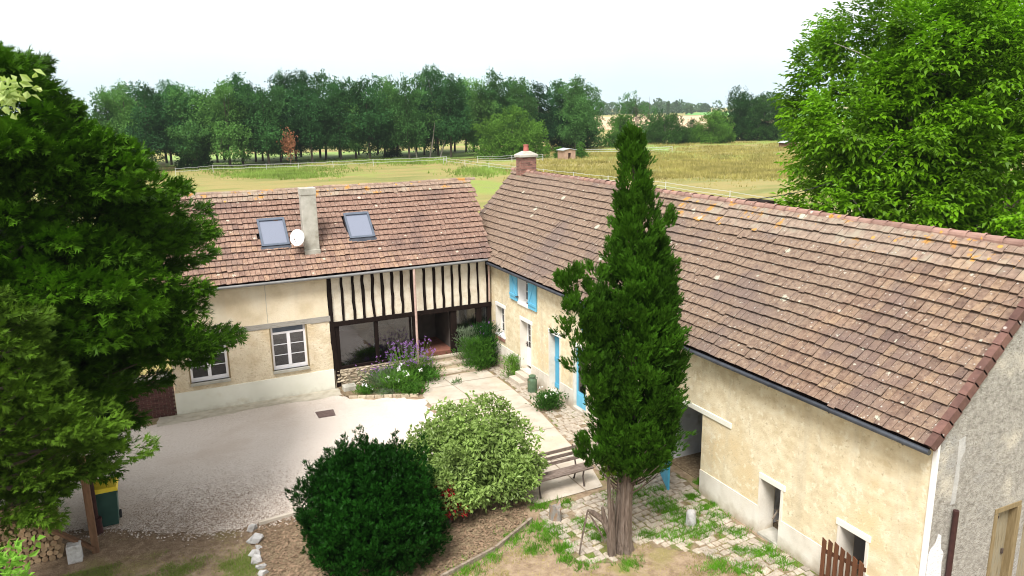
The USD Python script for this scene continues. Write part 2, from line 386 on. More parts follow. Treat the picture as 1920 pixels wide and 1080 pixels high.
M['step_stone'] = look('step_stone', [(.34, .275, .205), (.45, .385, .305), (.53, .465, .385)], scale=3, detail=8, bump=.5, bscale=30, patch=[(5, .55, .7, (.33, .26, .18))])
M['sett_stone'] = look('sett_stone', [(.27, .23, .185), (.37, .33, .275), (.45, .405, .345)], scale=9, detail=7, bump=.4, bscale=50, rnd=[(.72, .70, .68), (.95, .93, .92), (1.05, 1.0, .95), (1.12, 1.1, 1.08), (.86, .82, .80)])
M['sand_joint'] = look('sand_joint', [(.13, .095, .058), (.22, .165, .105), (.31, .24, .165)], scale=6, detail=9, bump=.8, bscale=30, patch=[(1.0, .5, .62, (.12, .145, .035))])
M['rubble'] = look('rubble', [(.36, .30, .22), (.50, .43, .33), (.58, .52, .42)], scale=6, detail=7, bump=.5, bscale=40, rnd=[(.75, .7, .66), (1, .97, .93), (1.1, 1.08, 1.02)])
M['mortar'] = look('mortar', [(.28, .23, .17), (.38, .32, .24)], scale=6, bump=.6, bscale=30)
M['border_rock'] = look('border_rock', [(.30, .28, .26), (.47, .46, .45), (.58, .57, .56)], scale=7, detail=8, bump=.7, bscale=25, rnd=tone(.8, 1.1))
M['brick'] = look('brick', [(.20, .105, .085), (.30, .17, .14)], scale=9, bump=.4, bscale=60, rnd=[(.55, .52, .55), (1, .95, .95), (1.25, 1.15, 1.1)])
M['dark_brick'] = look('dark_brick', [(.10, .045, .040), (.15, .07, .06)], scale=9, bump=.4, bscale=60, rnd=tone(.7, 1.2))
M['pot'] = look('pot', [(.34, .105, .085), (.42, .14, .115)], scale=6, rough=.7)
tile_rnd = [(.68, .64, .64), (.86, .80, .77), (.97, .93, .90), (1.10, 1.06, .95), (.80, .75, .75), (1.18, 1.13, .98), (.90, .85, .83), (1.03, .98, .94), (.94, .94, .92)]
lich = [(6.0, .26, .05, (.42, .40, .33)), (2.2, .27, .05, (.44, .43, .34)), (16.0, .34, .08, (.40, .37, .33)), (11.0, .26, .08, (.07, .05, .045))]
M['tile'] = look('tile', [(.138, .090, .068), (.212, .147, .109), (.282, .204, .151)], scale=9, detail=8, bump=.35, bscale=60, rnd=tile_rnd, spots=lich, patch=[(.55, .5, .68, (.165, .118, .10)), (14, .56, .70, (.10, .07, .06)), (38, .57, .70, (.33, .28, .225))])
M['tile_ridge_lichen'] = look('tile_ridge_lichen', [(.18, .13, .103), (.26, .192, .15), (.33, .25, .195)], scale=9, detail=8, bump=.35, bscale=60, rnd=tile_rnd, spots=lich + [(6.0, .34, .06, (.48, .23, .03))], patch=[(2.2, .5, .68, (.30, .255, .20)), (2.6, .58, .66, (.42, .22, .06))])
M['tile_red'] = look('tile_red', [(.18, .112, .088), (.265, .172, .132), (.335, .232, .18)], scale=9, detail=8, bump=.35, bscale=60, rnd=tile_rnd, spots=lich[2:] + [(3.5, .25, .04, (.50, .44, .35))], patch=[(.7, .5, .68, (.175, .118, .10)), (14, .57, .70, (.11, .075, .065)), (38, .57, .70, (.36, .30, .25))])
M['ridge_tile'] = look('ridge_tile', [(.235, .135, .108), (.33, .205, .165)], scale=6, detail=7, bump=.4, bscale=40, rnd=tone(.8, 1.15), spots=[(5.0, .45, .06, (.54, .27, .04)), (9.0, .4, .06, (.50, .46, .40))])
M['verge_tile'] = look('verge_tile', [(.105, .054, .045), (.16, .084, .067)], scale=8, detail=7, bump=.4, bscale=40, rnd=tone(.7, 1.2), spots=[(9.0, .4, .06, (.42, .36, .33))])
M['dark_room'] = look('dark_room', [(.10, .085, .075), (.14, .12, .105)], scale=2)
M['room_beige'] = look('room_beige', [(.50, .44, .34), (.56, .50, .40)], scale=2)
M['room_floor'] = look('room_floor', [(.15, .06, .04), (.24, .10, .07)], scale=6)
M['bin_green'] = look('bin_green', [(.020, .055, .045), (.030, .075, .06)], scale=4, rough=.45)
M['bin_yellow'] = look('bin_yellow', [(.70, .52, .02), (.78, .60, .04)], scale=4, rough=.45)
M['rubber'] = look('rubber', [(.02, .02, .02), (.03, .03, .03)], rough=.8)
M['churn'] = look('churn', [(.055, .10, .055), (.10, .155, .09)], scale=8, rough=.6, patch=[(5, .58, .7, (.16, .09, .05))])
M['dish'] = look('dish', [(.72, .73, .74), (.80, .81, .82)], scale=3, rough=.4)
M['manhole'] = look('manhole', [(.10, .065, .058), (.17, .12, .11)], scale=14, rough=.8, bump=.4, bscale=60)
M['bark'] = look('bark', [(.085, .06, .045), (.155, .115, .09), (.21, .165, .135)], scale=8, stretch=(3, 3, .45), bump=1, bscale=14, bdist=.05)
M['bark_pale'] = look('bark_pale', [(.20, .175, .145), (.33, .30, .26)], scale=6, stretch=(3, 3, .5), bump=.6, bscale=14)
M['bark_dark'] = look('bark_dark', [(.055, .045, .035), (.10, .08, .062)], scale=6, stretch=(3, 3, .5), bump=.6, bscale=14)
M['cut_wood'] = look('cut_wood', [(.30, .20, .11), (.46, .33, .20), (.36, .22, .12)], scale=9, bump=.4, bscale=30, rnd=tone(.55, 1.1))
M['stump'] = look('stump', [(.12, .10, .085), (.24, .22, .20), (.26, .13, .05)], scale=6, stretch=(2, 2, .6), bump=.8, bscale=20)
M['chip'] = look('chip', [(.22, .15, .10), (.36, .27, .19)], scale=12, rnd=[(.5, .45, .4), (1, .95, .9), (1.3, 1.25, 1.2)])
M['tape'] = look('tape', [(.55, .56, .55)], rough=.6)
M['roof_grey'] = look('roof_grey', [(.30, .34, .36), (.42, .46, .48)], scale=2, rough=.6)
M['hut_wall'] = look('hut_wall', [(.30, .19, .14), (.42, .29, .21)], scale=2)
M['white_petal'] = look('white_petal', [(.82, .82, .80)], rough=.7)
M['cable'] = look('cable', [(.02, .02, .02)], rough=.6)
M['glass'] = usdkit.material(stage, '/World/Looks/glass', {'t': ('transparent_bsdf', {'color': (.55, .58, .60)}), 'gl': ('glossy_bsdf', {'color': (.95, .95, 1.0), 'roughness': .03}), 'fr': ('fresnel', {'IOR': 1.75}), 'x': ('mix_closure', {})},
                             [('fr.fac', 'x.fac'), ('t.BSDF', 'x.closure1'), ('gl.BSDF', 'x.closure2')], surface='x.closure')
M['skylight'] = usdkit.material(stage, '/World/Looks/skylight', {'p': ('principled_bsdf', {'base_color': (.16, .18, .24), 'roughness': .12, 'specular_ior_level': .9, 'coat_weight': .6})}, [], surface='p.BSDF')
M['skyframe'] = look('skyframe', [(.09, .11, .145), (.13, .15, .19)], scale=4, rough=.4, metal=.3)
M['leaf_ley'] = leaf_look('leaf_ley', [(.013, .056, .002), (.030, .102, .003), (.060, .160, .005), (.022, .074, .003), (.17, .32, .010)], trans=.15, vary=.6)
M['leaf_thuja'] = leaf_look('leaf_thuja', [(.015, .064, .003), (.028, .100, .005), (.055, .145, .007), (.034, .064, .008), (.105, .215, .012)], trans=.14, vary=.4)
M['leaf_cypress'] = leaf_look('leaf_cypress', [(.011, .046, .002), (.022, .078, .004), (.044, .118, .006), (.016, .052, .003), (.15, .26, .015)], trans=.12, vary=.5, big=1.6)
M['leaf_yew'] = leaf_look('leaf_yew', [(.002, .015, .0012), (.004, .026, .002), (.010, .052, .003)], trans=.05, vary=.35, rough=.45)
M['leaf_laurel'] = leaf_look('leaf_laurel', [(.018, .070, .010), (.042, .118, .020), (.10, .195, .045), (.22, .31, .085), (.032, .095, .015), (.15, .245, .075), (.065, .155, .03)], trans=.25, vary=.4, rough=.42, spec=.2, big=1.3)
M['leaf_walnut'] = leaf_look('leaf_walnut', [(.022, .080, .001), (.055, .150, .002), (.13, .275, .005), (.034, .105, .002), (.23, .38, .010)], trans=.26, vary=.45, rough=.45, spec=.14, big=.6)
M['leaf_poplar'] = leaf_look('leaf_poplar', [(.020, .076, .024), (.038, .115, .032), (.085, .19, .040), (.026, .085, .028)], trans=.16, vary=.5, big=.22, per_tree=.3)
M['leaf_dark'] = leaf_look('leaf_dark', [(.009, .040, .007), (.018, .062, .010), (.038, .095, .014)], trans=.12, vary=.4, big=.3)
M['leaf_hedge'] = leaf_look('leaf_hedge', [(.030, .095, .012), (.055, .140, .016), (.10, .20, .026)], trans=.2, vary=.4, big=.3)
M['leaf_wood'] = leaf_look('leaf_wood', [(.050, .105, .045), (.075, .135, .055), (.10, .16, .06)], trans=.15, vary=.3, big=.03)
M['leaf_dead'] = leaf_look('leaf_dead', [(.30, .13, .07), (.42, .20, .11)], trans=.2, vary=.2)
M['leaf_fresh'] = leaf_look('leaf_fresh', [(.10, .26, .03), (.16, .34, .04), (.24, .42, .08)], trans=.35, vary=.3)
M['leaf_pale'] = leaf_look('leaf_pale', [(.30, .40, .14), (.42, .50, .20), (.36, .46, .12)], trans=.35, vary=.25)
M['leaf_red'] = leaf_look('leaf_red', [(.16, .012, .012), (.26, .02, .02)], trans=.2, vary=.3)
M['leaf_bed'] = leaf_look('leaf_bed', [(.045, .13, .016), (.08, .20, .022), (.13, .26, .035)], trans=.25, vary=.5, big=2)
M['leaf_grey'] = leaf_look('leaf_grey', [(.12, .16, .10), (.20, .25, .16), (.10, .15, .07)], trans=.2, vary=.3, big=2)
M['grass'] = leaf_look('grass', [(.07, .20, .015), (.11, .27, .02), (.17, .31, .035)], trans=.35, vary=.35, big=1.5)
M['grass_dry'] = leaf_look('grass_dry', [(.20, .195, .055), (.30, .26, .09), (.38, .31, .12), (.19, .215, .05)], trans=.25, vary=.35, big=.2)
M['grass_field'] = leaf_look('grass_field', [(.14, .24, .04), (.22, .28, .07), (.34, .30, .11)], trans=.25, vary=.4, big=.15)
M['flower_purple'] = leaf_look('flower_purple', [(.24, .11, .36), (.36, .18, .48)], trans=.25, vary=.2, tint=(1, .8, 1))

# ---------------------------------------------------------------- ground, yard, path, field (the setting)
far = sbox(-900, -40, 1800, 2600)
near = sbox(-14, 0, 17, 31.4)
single('field', sheet(far, -0.06), M['field'], kind='structure')
single('ground', sheet(near, 0.0), M['soil'], kind='structure')
yard_poly = rough_edge([(-6, 20.5), (-1.5, 18.5), (0.4, 17.35), (1.2, 17.2), (2.3, 17.35), (4.2, 17.0), (6.2, 17.6), (7.3, 19.5), (7.55, 21.5), (7.58, 23.6), (5.4, 24.95), (5.3, 25.75), (2.5, 25.9), (0, 25.75), (-3, 25.9), (-9, 25.5), (-9, 21)], .09, .09, 1)
single('gravel_yard', sheet(yard_poly, 0.012), M['gravel'], kind='structure')
single('concrete_apron', sheet(rough_edge([(-.6, 25.5), (2.5, 25.65), (5.3, 25.55), (5.34, 26.42), (-.6, 26.42)], .15, .05, 2), 0.016), M['apron'], kind='structure')
bed_poly = rough_edge([(1.28, 17.1), (2.3, 17.25), (4.0, 16.9), (6.6, 17.4), (7.6, 15.3), (7.3, 14.6), (5.9, 13.7), (4.3, 13.2), (1.2, 13.2), (1.15, 15.5)], .2, .09, 4)
single('mulch_bed', sheet(bed_poly, 0.009), M['mulch'], kind='structure')
# concrete path in cast slabs with open joints
path_poly = Polygon([(7.62, 15.1), (9.55, 15.15), (9.85, 16.2), (10.5, 21.0), (10.72, 23.2), (10.85, 25.6), (8.6, 26.0), (7.7, 23.9), (7.56, 22.2), (7.35, 19.6), (6.6, 17.7), (7.3, 16.2)])
PATH = Thing('concrete_path', None, None, kind='structure')
cuts = [14.5, 16.9, 18.9, 20.9, 22.9, 24.6, 26.5]
for k in range(len(cuts) - 1):
    for lo, hi in ((5, 9.05), (9.05, 12)):
        q = path_poly.intersection(Polygon([(lo, cuts[k] + .15), (hi, cuts[k] - .1), (hi, cuts[k + 1] - .1), (lo, cuts[k + 1] + .15)])).buffer(-.012)
        for g in getattr(q, 'geoms', [q]):
            if g.area > .2:
                PATH.part('slab', sheet(g, 0.02 + .004 * RNG.random()), M['path'])
# cobbled paving: 300 nearest setts are pieces, the rest one mesh
pav1 = rough_edge([(7.55, 14.75), (9.4, 15.02), (10.0, 14.9), (11.47, 15.3), (11.47, 8.2), (10.75, 8.3), (10.45, 10.2), (10.0, 11.2), (9.5, 12.1), (8.9, 12.55), (7.9, 12.15), (7.4, 12.6)], .16, .07, 5)
pav2 = Polygon([(9.75, 15.2), (11.47, 15.3), (11.47, 25.9), (10.95, 25.7), (10.78, 23.2), (10.56, 21.0), (9.95, 16.2)])
single('paving_bed', sheet(unary_union([pav1.buffer(.03), pav2]), 0.008), M['sand_joint'], kind='structure')
PAV = Thing('cobbled_paving', None, None, kind='structure')
rg = np.random.default_rng(11)
setts = []
for poly, rowh, ang in ((pav1, .185, .10), (pav2, .20, .02)):
    y = 7.5
    while y < 26:
        x = 7.2 + rg.uniform(0, .15)
        while x < 11.5:
            w = rg.uniform(.15, .27)
            cx, cy = x + w / 2, y + (x - 11.5) * math.tan(ang) + rg.normal() * .008
            if poly.contains(Point(cx, cy)) and (poly is pav1 or cy > 15.3) and rg.random() > (.10 if poly is pav1 else .03):
                if not (poly is pav1 and math.hypot(cx - 8.43, cy - 12.57) < .42) and math.hypot(cx - 10.75, cy - 20.4) > .3:
                    setts.append((cx, cy, w - .022, rowh - .024, ang + rg.normal() * .03))
            x += w
        y += rowh
setts.sort(key=lambda s: math.hypot(s[0], s[1]))
rest = MB()
for i, s in enumerate(setts):
    zt = float(gz(s[0], s[1])) + .034 + rg.normal() * .006
    if i < 300:
        PAV.part('sett', sett(MB(), s[0], s[1], s[2], s[3], zt - .06, zt, s[4], rg), M['sett_stone'])
    else:
        sett(rest, s[0], s[1], s[2], s[3], zt - .06, zt, s[4], rg)
PAV.part('sett_paving', rest, M['sett_stone'], kind='stuff')
# land beyond the paddock
def strip(name, px, mat_, dz, z=-.35):
    p = [at(a, b, z)[:2] for a, b in px]
    single(name, sheet(Polygon(p).buffer(0), dz), M[mat_], kind='structure')
strip('wheat_field', [(1100, 243), (1330, 246), (1620, 241), (1620, 226), (1450, 226), (1340, 216.5), (1100, 219.5)], 'wheat', .10)
strip('crop_field', [(1285, 216.2), (1340, 216.0), (1450, 225), (1660, 224), (1660, 203.5), (1450, 207.5), (1285, 211.8)], 'crop', .16)
strip('meadow', [(1080, 286), (1255, 284), (1255, 272), (1080, 269)], 'meadow', .03)
strip('meadow', [(310, 312), (640, 303), (900, 296), (1010, 292), (1010, 279), (640, 285), (310, 292)], 'meadow', .02)

# ---------------------------------------------------------------- the long farm range on the right
XW, YN, YF = 11.49, 7.75, 29.6
SL = 1.0553
B = Thing('farm_range', 'long cream rendered farm range with brown tiled roof, blue shutters and brick chimney', 'farm building', (XW, YN, 0))
fx = lambda a, b, c: (XW + c, a, b)
oWin1, oWin2, oD1, oD2, oD3 = (23.16, 24.0, 2.66, 3.96), (25.25, 25.97, 1.0, 2.1), (23.03, 23.84, .18, 2.03), (20.95, 21.65, .12, 2.12), (19.25, 20.02, .1, 2.12)
oWinU, oBarn, oLow1, oLow2 = (17.95, 18.8, 2.66, 3.96), (13.78, 15.55, -.02, 2.13), (11.12, 11.72, .06, 1.36), (8.94, 9.55, .06, 1.34)
holes = [rect(*o) for o in (oWin1, oWin2, oD1, oD2, oD3, oWinU, oBarn, oLow1, oLow2)]
B.part('front_wall', slab_wall([(YN + .05, -.5), (YF, -.5), (YF, 4.0), (YN + .05, 4.0)], holes, .42, fx), M['render_cream'])
fg = lambda a, b, c: (a, YN + c, b)
gdh = [rect(13.28, 14.0, -.02, 2.1), rect(14.22, 15.1, -.02, 1.95)]
B.part('gable_wall', slab_wall([(XW, -.5), (16.85, -.5), (16.85, 3.9), (14.17, 6.72), (XW, 3.90)], gdh, .047, lambda a, b, c: (a, YN + c, b)), M['roughcast'], label='grey roughcast gable end')
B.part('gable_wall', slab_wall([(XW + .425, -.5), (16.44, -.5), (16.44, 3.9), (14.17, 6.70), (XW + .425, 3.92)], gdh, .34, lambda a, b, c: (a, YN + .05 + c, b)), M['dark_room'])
B.part('gable_wall', slab_wall([(XW + .43, -.5), (16.85, -.5), (16.85, 3.9), (14.17, 6.72), (XW + .43, 3.92)], [], .4, lambda a, b, c: (a, YF - .4 + c, b)), M['render_cream'])
B.part('back_wall', MB().box((16.45, YN + .41, -.5), (16.85, YF - .41, 3.9)), M['render_cream'])
B.part('floor', MB().box((XW + .42, YN + .41, -.45), (16.44, YF - .41, .02)), M['mulch'])
for a, b, t in ((YN + .004, 8.94, .66), (9.55, 11.12, .66), (11.72, 13.78, .67), (20.02, 20.95, .62), (21.65, 23.03, .58), (15.55, 19.25, .64), (23.84, 26.4, .62)):
    B.part('plinth', MB().box((XW - .02, a, -.6), (XW + .05, b, t)), M['plinth_grey'])
for (a, b, z0, z1), ex in ((oBarn, (-1.03, .25)), (oLow1, (-.11, .06)), (oLow2, (-.09, .1))):
    B.part('lintel', MB().box((XW - .03, a + ex[0], z1), (XW + .2, b + ex[1], z1 + .13), .006), M['plinth_white'])
for (a, b, z0, z1) in (oWin2, oD1, oD2, oD3):
    B.part('lintel', MB().box((XW - .024, a - .10, z1), (XW + .2, b + .08, z1 + .13), .006), M['white_paint'])
for (a, b, z0, z1) in (oWin2, oD1, oD2, oD3, oLow1, oLow2):
    for y0, y1 in ((a - .055, a + .004), (b - .004, b + .055)):
        B.part('jamb', MB().box((XW - .022, y0, z0), (XW + .405, y1, z1 - .002)), M['plinth_grey'])
B.part('corner_trim', MB().box((XW - .026, YN - .012, -.5), (XW + .03, YN + .07, 3.90)), M['white_paint'])
# openings
def casement(th, nm, x, y0, y1, z0, z1, rows=3, mats='white_paint', parent=None):
    """a two-leaf window in a wall facing -x: frame, then panes as sub-parts"""
    w, mb = .05, MB()
    mb.box((x, y0, z0), (x + .06, y0 + w, z1)).box((x, y1 - w, z0), (x + .06, y1, z1)).box((x, y0 + w, z0), (x + .06, y1 - w, z0 + w)).box((x, y0 + w, z1 - w), (x + .06, y1 - w, z1))
    ym = (y0 + y1) / 2
    mb.box((x - .006, ym - .035, z0 + w), (x + .066, ym + .035, z1 - w))
    fr = th.part(nm, mb, M[mats])
    hh = (z1 - z0 - 2 * w) / rows
    for k in range(rows):
        for a, b in ((y0 + w, ym - .035), (ym + .035, y1 - w)):
            th.part('pane', MB().box((x + .02, a, z0 + w + k * hh + .012), (x + .03, b, z0 + w + (k + 1) * hh - .012)), M['glass'], fr)
            if k:
                th.part('glazing_bar', MB().box((x + .008, a, z0 + w + k * hh - .012), (x + .045, b, z0 + w + k * hh + .012)), M[mats], fr)
    return fr
casement(B, 'window', XW + .26, oWin1[0], oWin1[1], oWin1[2] + .02, oWin1[3] - .01, 4)
B.part('window_sill', MB().box((XW - .05, oWin1[0] - .03, 2.58), (XW + .27, oWin1[1] + .03, 2.668), .008), M['white_paint'])
for y in (oWin1[0], oWin1[1]):
    B.part('jamb', MB().box((XW - .012, y - .004 - (.05 if y == oWin1[0] else 0), 2.67), (XW + .255, y + .004 + (.05 if y == oWin1[1] else 0), 3.965)), M['white_paint'])
casement(B, 'window', XW + .26, oWinU[0], oWinU[1], oWinU[2] + .02, oWinU[3] - .01, 4)
B.part('window_sill', MB().box((XW - .05, oWinU[0] - .03, 2.58), (XW + .27, oWinU[1] + .03, 2.668), .008), M['white_paint'])
casement(B, 'window', XW + .20, oWin2[0], oWin2[1], oWin2[2] + .02, oWin2[3] - .01, 3)
B.part('window_sill', MB().box((XW - .06, oWin2[0] - .08, .93), (XW + .2, oWin2[1] + .06, 1.01), .008), M['white_paint'])
sb = B.part('brick_sill', MB().box((XW - .03, oWin2[0] - .06, .79), (XW + .02, oWin2[1] + .04, .924)), M['mortar'])
for k in range(4):
    B.part('brick', MB().box((XW - .055, oWin2[0] - .05 + k * .2, .80), (XW + .01, oWin2[0] + .135 + k * .2, .92), .008), M['brick'], sb)
def shutter(th, y0, y1, z0, z1, flip, lab=None):
    n, mb = 4, MB()
    sh = th.part('shutter', MB().box((XW - .05, y0, z0), (XW - .028, y1, z1)), M['blue_paint'], label=lab)
    w = (y1 - y0) / n
    for k in range(n):
        th.part('board', MB().box((XW - .062, y0 + k * w + .004, z0), (XW - .0505, y0 + (k + 1) * w - .004, z1), .003), M['blue_paint'], sh)
    for zz in (z0 + .14, z1 - .22):
        mb.box((XW - .085, y0 + .01, zz), (XW - .0625, y1 - .01, zz + .09))
    a, b = (y0 + .06, y1 - .06) if flip else (y1 - .06, y0 + .06)
    mb.bar((XW - .073, a, z0 + .23), (XW - .073, b, z1 - .22), .09, .021, up=(1, 0, 0))
    th.part('brace', mb, M['blue_paint'], sh)
    hg = MB()
    for zz in (z0 + .18, z1 - .18):
        e = y0 if flip else y1
        hg.box((XW - .09, e - .06, zz - .02), (XW - .02, e + .06, zz + .02))
    th.part('hinge', hg, M['iron'], sh)
shutter(B, 24.03, 24.64, 2.66, 3.93, True)
shutter(B, 22.53, 23.14, 2.62, 3.97, False)
shutter(B, 18.84, 19.45, 2.64, 3.95, True)
shutter(B, 17.3, 17.91, 2.64, 3.95, False)
# glazed white door
d1 = B.part('door', MB().box((XW + .22, 23.04, .30), (XW + .26, 23.83, 1.0)).box((XW + .22, 23.04, 1.0), (XW + .26, 23.16, 2.02)).box((XW + .22, 23.71, 1.0), (XW + .26, 23.83, 2.02)).box((XW + .22, 23.16, 1.93), (XW + .26, 23.71, 2.02)), M['white_paint'], label='white half-glazed door')
for k in range(4):
    B.part('pane', MB().box((XW + .235, 23.16, 1.0 + k * .2325), (XW + .245, 23.71, 1.22 + k * .2325)), M['glass'], d1)
    B.part('glazing_bar', MB().box((XW + .225, 23.16, 1.22 + k * .2325), (XW + .255, 23.71, 1.2325 + k * .2325)), M['white_paint'], d1)
B.part('handle', MB().box((XW + .19, 23.75, 1.02), (XW + .219, 23.79, 1.2)).box((XW + .15, 23.64, 1.13), (XW + .189, 23.78, 1.15)), M['iron'], d1)
B.part('threshold', MB().box((XW - .05, 22.98, -.2), (XW + .3, 23.9, .19), .01), M['plinth_grey'])
B.part('threshold', MB().box((XW - .06, 20.9, -.2), (XW + .3, 21.7, .14), .01), M['plinth_grey'])
B.part('threshold', MB().box((XW - .04, 19.2, -.2), (XW + .3, 20.05, .11), .01), M['path'])
# blue door standing inside its opening
d2 = B.part('door', MB().box((XW + .205, 20.96, .15), (XW + .25, 21.64, 2.11)), M['blue_deep'], label='plain blue plank door')
for k in range(5):
    B.part('board', MB().box((XW + .19, 20.965 + k * .135, .16), (XW + .204, 21.09 + k * .135, 2.1), .003), M['blue_deep'], d2)
B.part('rail', MB().box((XW + .17, 20.97, .2), (XW + .1895, 21.63, .34)).box((XW + .17, 20.97, 1.12), (XW + .1895, 21.63, 1.26)).box((XW + .17, 20.97, 1.85), (XW + .1895, 21.63, 1.97)), M['blue_deep'], d2)
# blue framed glazed door
d3 = B.part('door', MB().box((XW + .08, 19.27, .12), (XW + .13, 20.0, .62)).box((XW + .08, 19.27, .62), (XW + .13, 19.36, 2.1)).box((XW + .08, 19.91, .62), (XW + .13, 20.0, 2.1)).box((XW + .08, 19.36, 2.0), (XW + .13, 19.91, 2.1)), M['blue_paint'], label='blue half-glazed door')
B.part('pane', MB().box((XW + .1, 19.36, .62), (XW + .11, 19.91, 2.0)), M['glass'], d3)
B.part('panel', MB().box((XW + .065, 19.38, .2), (XW + .079, 19.89, .55), .006), M['blue_paint'], d3)
# blue barn door leaf standing open
hx, hy, ox, oy = XW - .03, 15.5, 10.86, 14.2
ux, uy = (ox - hx), (oy - hy); ll = math.hypot(ux, uy); ux /= ll; uy /= ll
leaf = MB()
leaf.bar((hx, hy, 1.05), (ox, oy, 1.05), .035, 2.0)
dl = B.part('door', leaf, M['blue_deep'], label='blue barn door leaf standing open')
for k in range(7):
    a, b = k * ll / 7 + .006, (k + 1) * ll / 7 - .006
    for s in (-1, 1):
        nx, ny = -uy * s * .024, ux * s * .024
        B.part('board', MB().bar((hx + ux * a + nx, hy + uy * a + ny, 1.05), (hx + ux * b + nx, hy + uy * b + ny, 1.05), .012, 1.98), M['blue_deep'], dl)
# rooms behind the openings
for y, x1, h in ((15.62, 13.1, 3.6), (11.9, 13.2, 2.6), (9.75, 12.9, 2.6)):
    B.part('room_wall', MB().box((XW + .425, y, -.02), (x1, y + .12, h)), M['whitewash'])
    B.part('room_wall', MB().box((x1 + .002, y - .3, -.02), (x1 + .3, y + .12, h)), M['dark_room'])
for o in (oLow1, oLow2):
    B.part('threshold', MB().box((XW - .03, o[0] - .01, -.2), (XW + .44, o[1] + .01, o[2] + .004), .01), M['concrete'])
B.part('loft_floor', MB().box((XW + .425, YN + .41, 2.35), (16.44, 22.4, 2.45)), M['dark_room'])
# gable details
B.part('white_patch', slab_wall([(11.55, -.4), (12.0, -.4), (11.98, .8), (11.93, 1.45), (11.95, 1.62), (11.86, 1.75), (11.83, 2.0), (11.76, 2.05), (11.7, 1.86), (11.6, 1.8), (11.55, 1.7)], [], .012, lambda a, b, c: (a, YN - .009 + c, b)), M['patch_white'])
B.part('repair_strip', slab_wall([(11.98, 2.55), (12.1, 2.55), (12.12, 3.0), (12.1, 3.35), (12.2, 3.55), (12.16, 3.8), (12.0, 3.75), (12.02, 3.3)], [], .008, lambda a, b, c: (a, YN - .005 + c, b)), M['patch_grey'])
B.part('downpipe', MB().tube([(12.05, YN - .075, -.3), (12.05, YN - .075, 2.46)], .05, 10), M['pipe_dark'], smooth=40)
gd = MB()
for k in range(5):
    gd.box((13.37 + k * .115, YN + .12, -.05), (13.48 + k * .115, YN + .15, 2.02), .004)
gdo = B.part('door', gd, M['door_wood'], label='weathered plank door in the grey gable')
B.part('latch', MB().box((13.45, YN + .095, 1.82), (13.6, YN + .119, 1.86)).box((13.82, YN + .09, 1.02), (13.87, YN + .119, 1.12)), M['iron'], gdo)
B.part('door_frame', MB().box((13.28, YN - .02, -.2), (13.365, YN + .2, 2.03)).box((13.915, YN - .03, -.2), (14.03, YN + .2, 2.04)).box((13.28, YN - .02, 2.04), (14.03, YN + .2, 2.13)), M['ochre_wood'])
B.part('door', MB().box((14.26, YN + .12, -.05), (15.08, YN + .16, 1.93), .004), M['door_wood'])

# roof: tiles laid in courses; the nearest 300 are pieces of their own
def tile_course(V0, U, Vd, Nn, u0, u1, expo, rows, w, rg, keep=None, sag=0.0, tone_rows=2):
    """yields (row, centre, vertices) of every tile: V0 the eave corner, U along the eave, Vd up the slope, Nn outward"""
    out = []
    for r in range(rows):
        off = rg.uniform(0, w)
        n = int((u1 - u0) / w) + 2
        for k in range(-1, n):
            a, b = max(u0, u0 + k * w + off), min(u1, u0 + (k + 1) * w + off)
            if b - a < .03:
                continue
            g, v0, v1 = .006, r * expo, (r + 1) * expo + .03
            uc, vc = (a + b) / 2, v0 + expo / 2
            if keep and not keep(uc, vc):
                continue
            s = sag * (math.sin(uc * .55 + 1) + .6 * math.sin(uc * 1.3)) * math.sin(min(1, vc / (rows * expo)) * math.pi)
            j = rg.normal(size=3) * .006
            if rg.random() < .025:
                j[1] -= rg.uniform(.015, .045); j[2] += rg.normal() * .012
            t0, t1 = .074 + j[0] + s, .014 + s
            P = lambda u, v, h: V0 + U * u + Vd * v + Nn * h
            v0 += j[1]
            ver = np.array([P(a + g, v0, t0 - .020), P(b - g, v0, t0 - .020 + j[2]), P(b - g, v1, t1 - .03), P(a + g, v1, t1 - .03),
                            P(a + g, v0, t0), P(b - g, v0, t0 + j[2]), P(b - g, v1, t1), P(a + g, v1, t1)])
            out.append((r, P(uc, vc, 0), ver))
    return out


def lay(th, tiles, matf, name='roof_tile', limit=300, parent=None):
    tiles = sorted(tiles, key=lambda t: np.linalg.norm(t[1] - CAM_P))
    rest = {}
    for i, (r, c, v) in enumerate(tiles):
        m = matf(r, c)
        if i < limit:
            th.part(name, MB().add(v, BOXF), M[m], parent)
        else:
            rest.setdefault(m, MB()).add(v, BOXF)
    for m, mb in rest.items():
        th.part('roof_tiles', mb, M[m], parent, kind='stuff')


n_r = math.atan(SL)
ROWS, TW = 16, .172
Vd = np.array([math.cos(n_r), 0, math.sin(n_r)]); Nn = np.array([-math.sin(n_r), 0, math.cos(n_r)])
E0 = np.array([11.25, 0, 4.03 - SL * .24 - .0]) + Nn * .02
Lr = (14.17 - 11.25) / math.cos(n_r)
rgt = np.random.default_rng(5)
tiles = tile_course(E0, np.array([0, 1., 0]), Vd, Nn, YN + .05, 29.78, Lr / ROWS, ROWS, TW, rgt, keep=lambda u, v: not (u > 26.1 and v < .35), sag=.034)
lay(B, tiles, lambda r, c: 'tile_ridge_lichen' if r >= ROWS - 3 and c[1] < 18 else 'tile')
Vb = np.array([-math.cos(n_r), 0, math.sin(n_r)]); Nb = np.array([math.sin(n_r), 0, math.cos(n_r)])
tb = tile_course(np.array([17.09, 0, E0[2]]), np.array([0, 1., 0]), Vb, Nb, YN + .05, 29.78, Lr / ROWS, ROWS, .344, rgt, sag=.018)
bk = MB()
for _, _, v in tb:
    bk.add(v, np.array(BOXF)[:, ::-1])
B.part('roof_tiles', bk, M['tile'], kind='stuff')
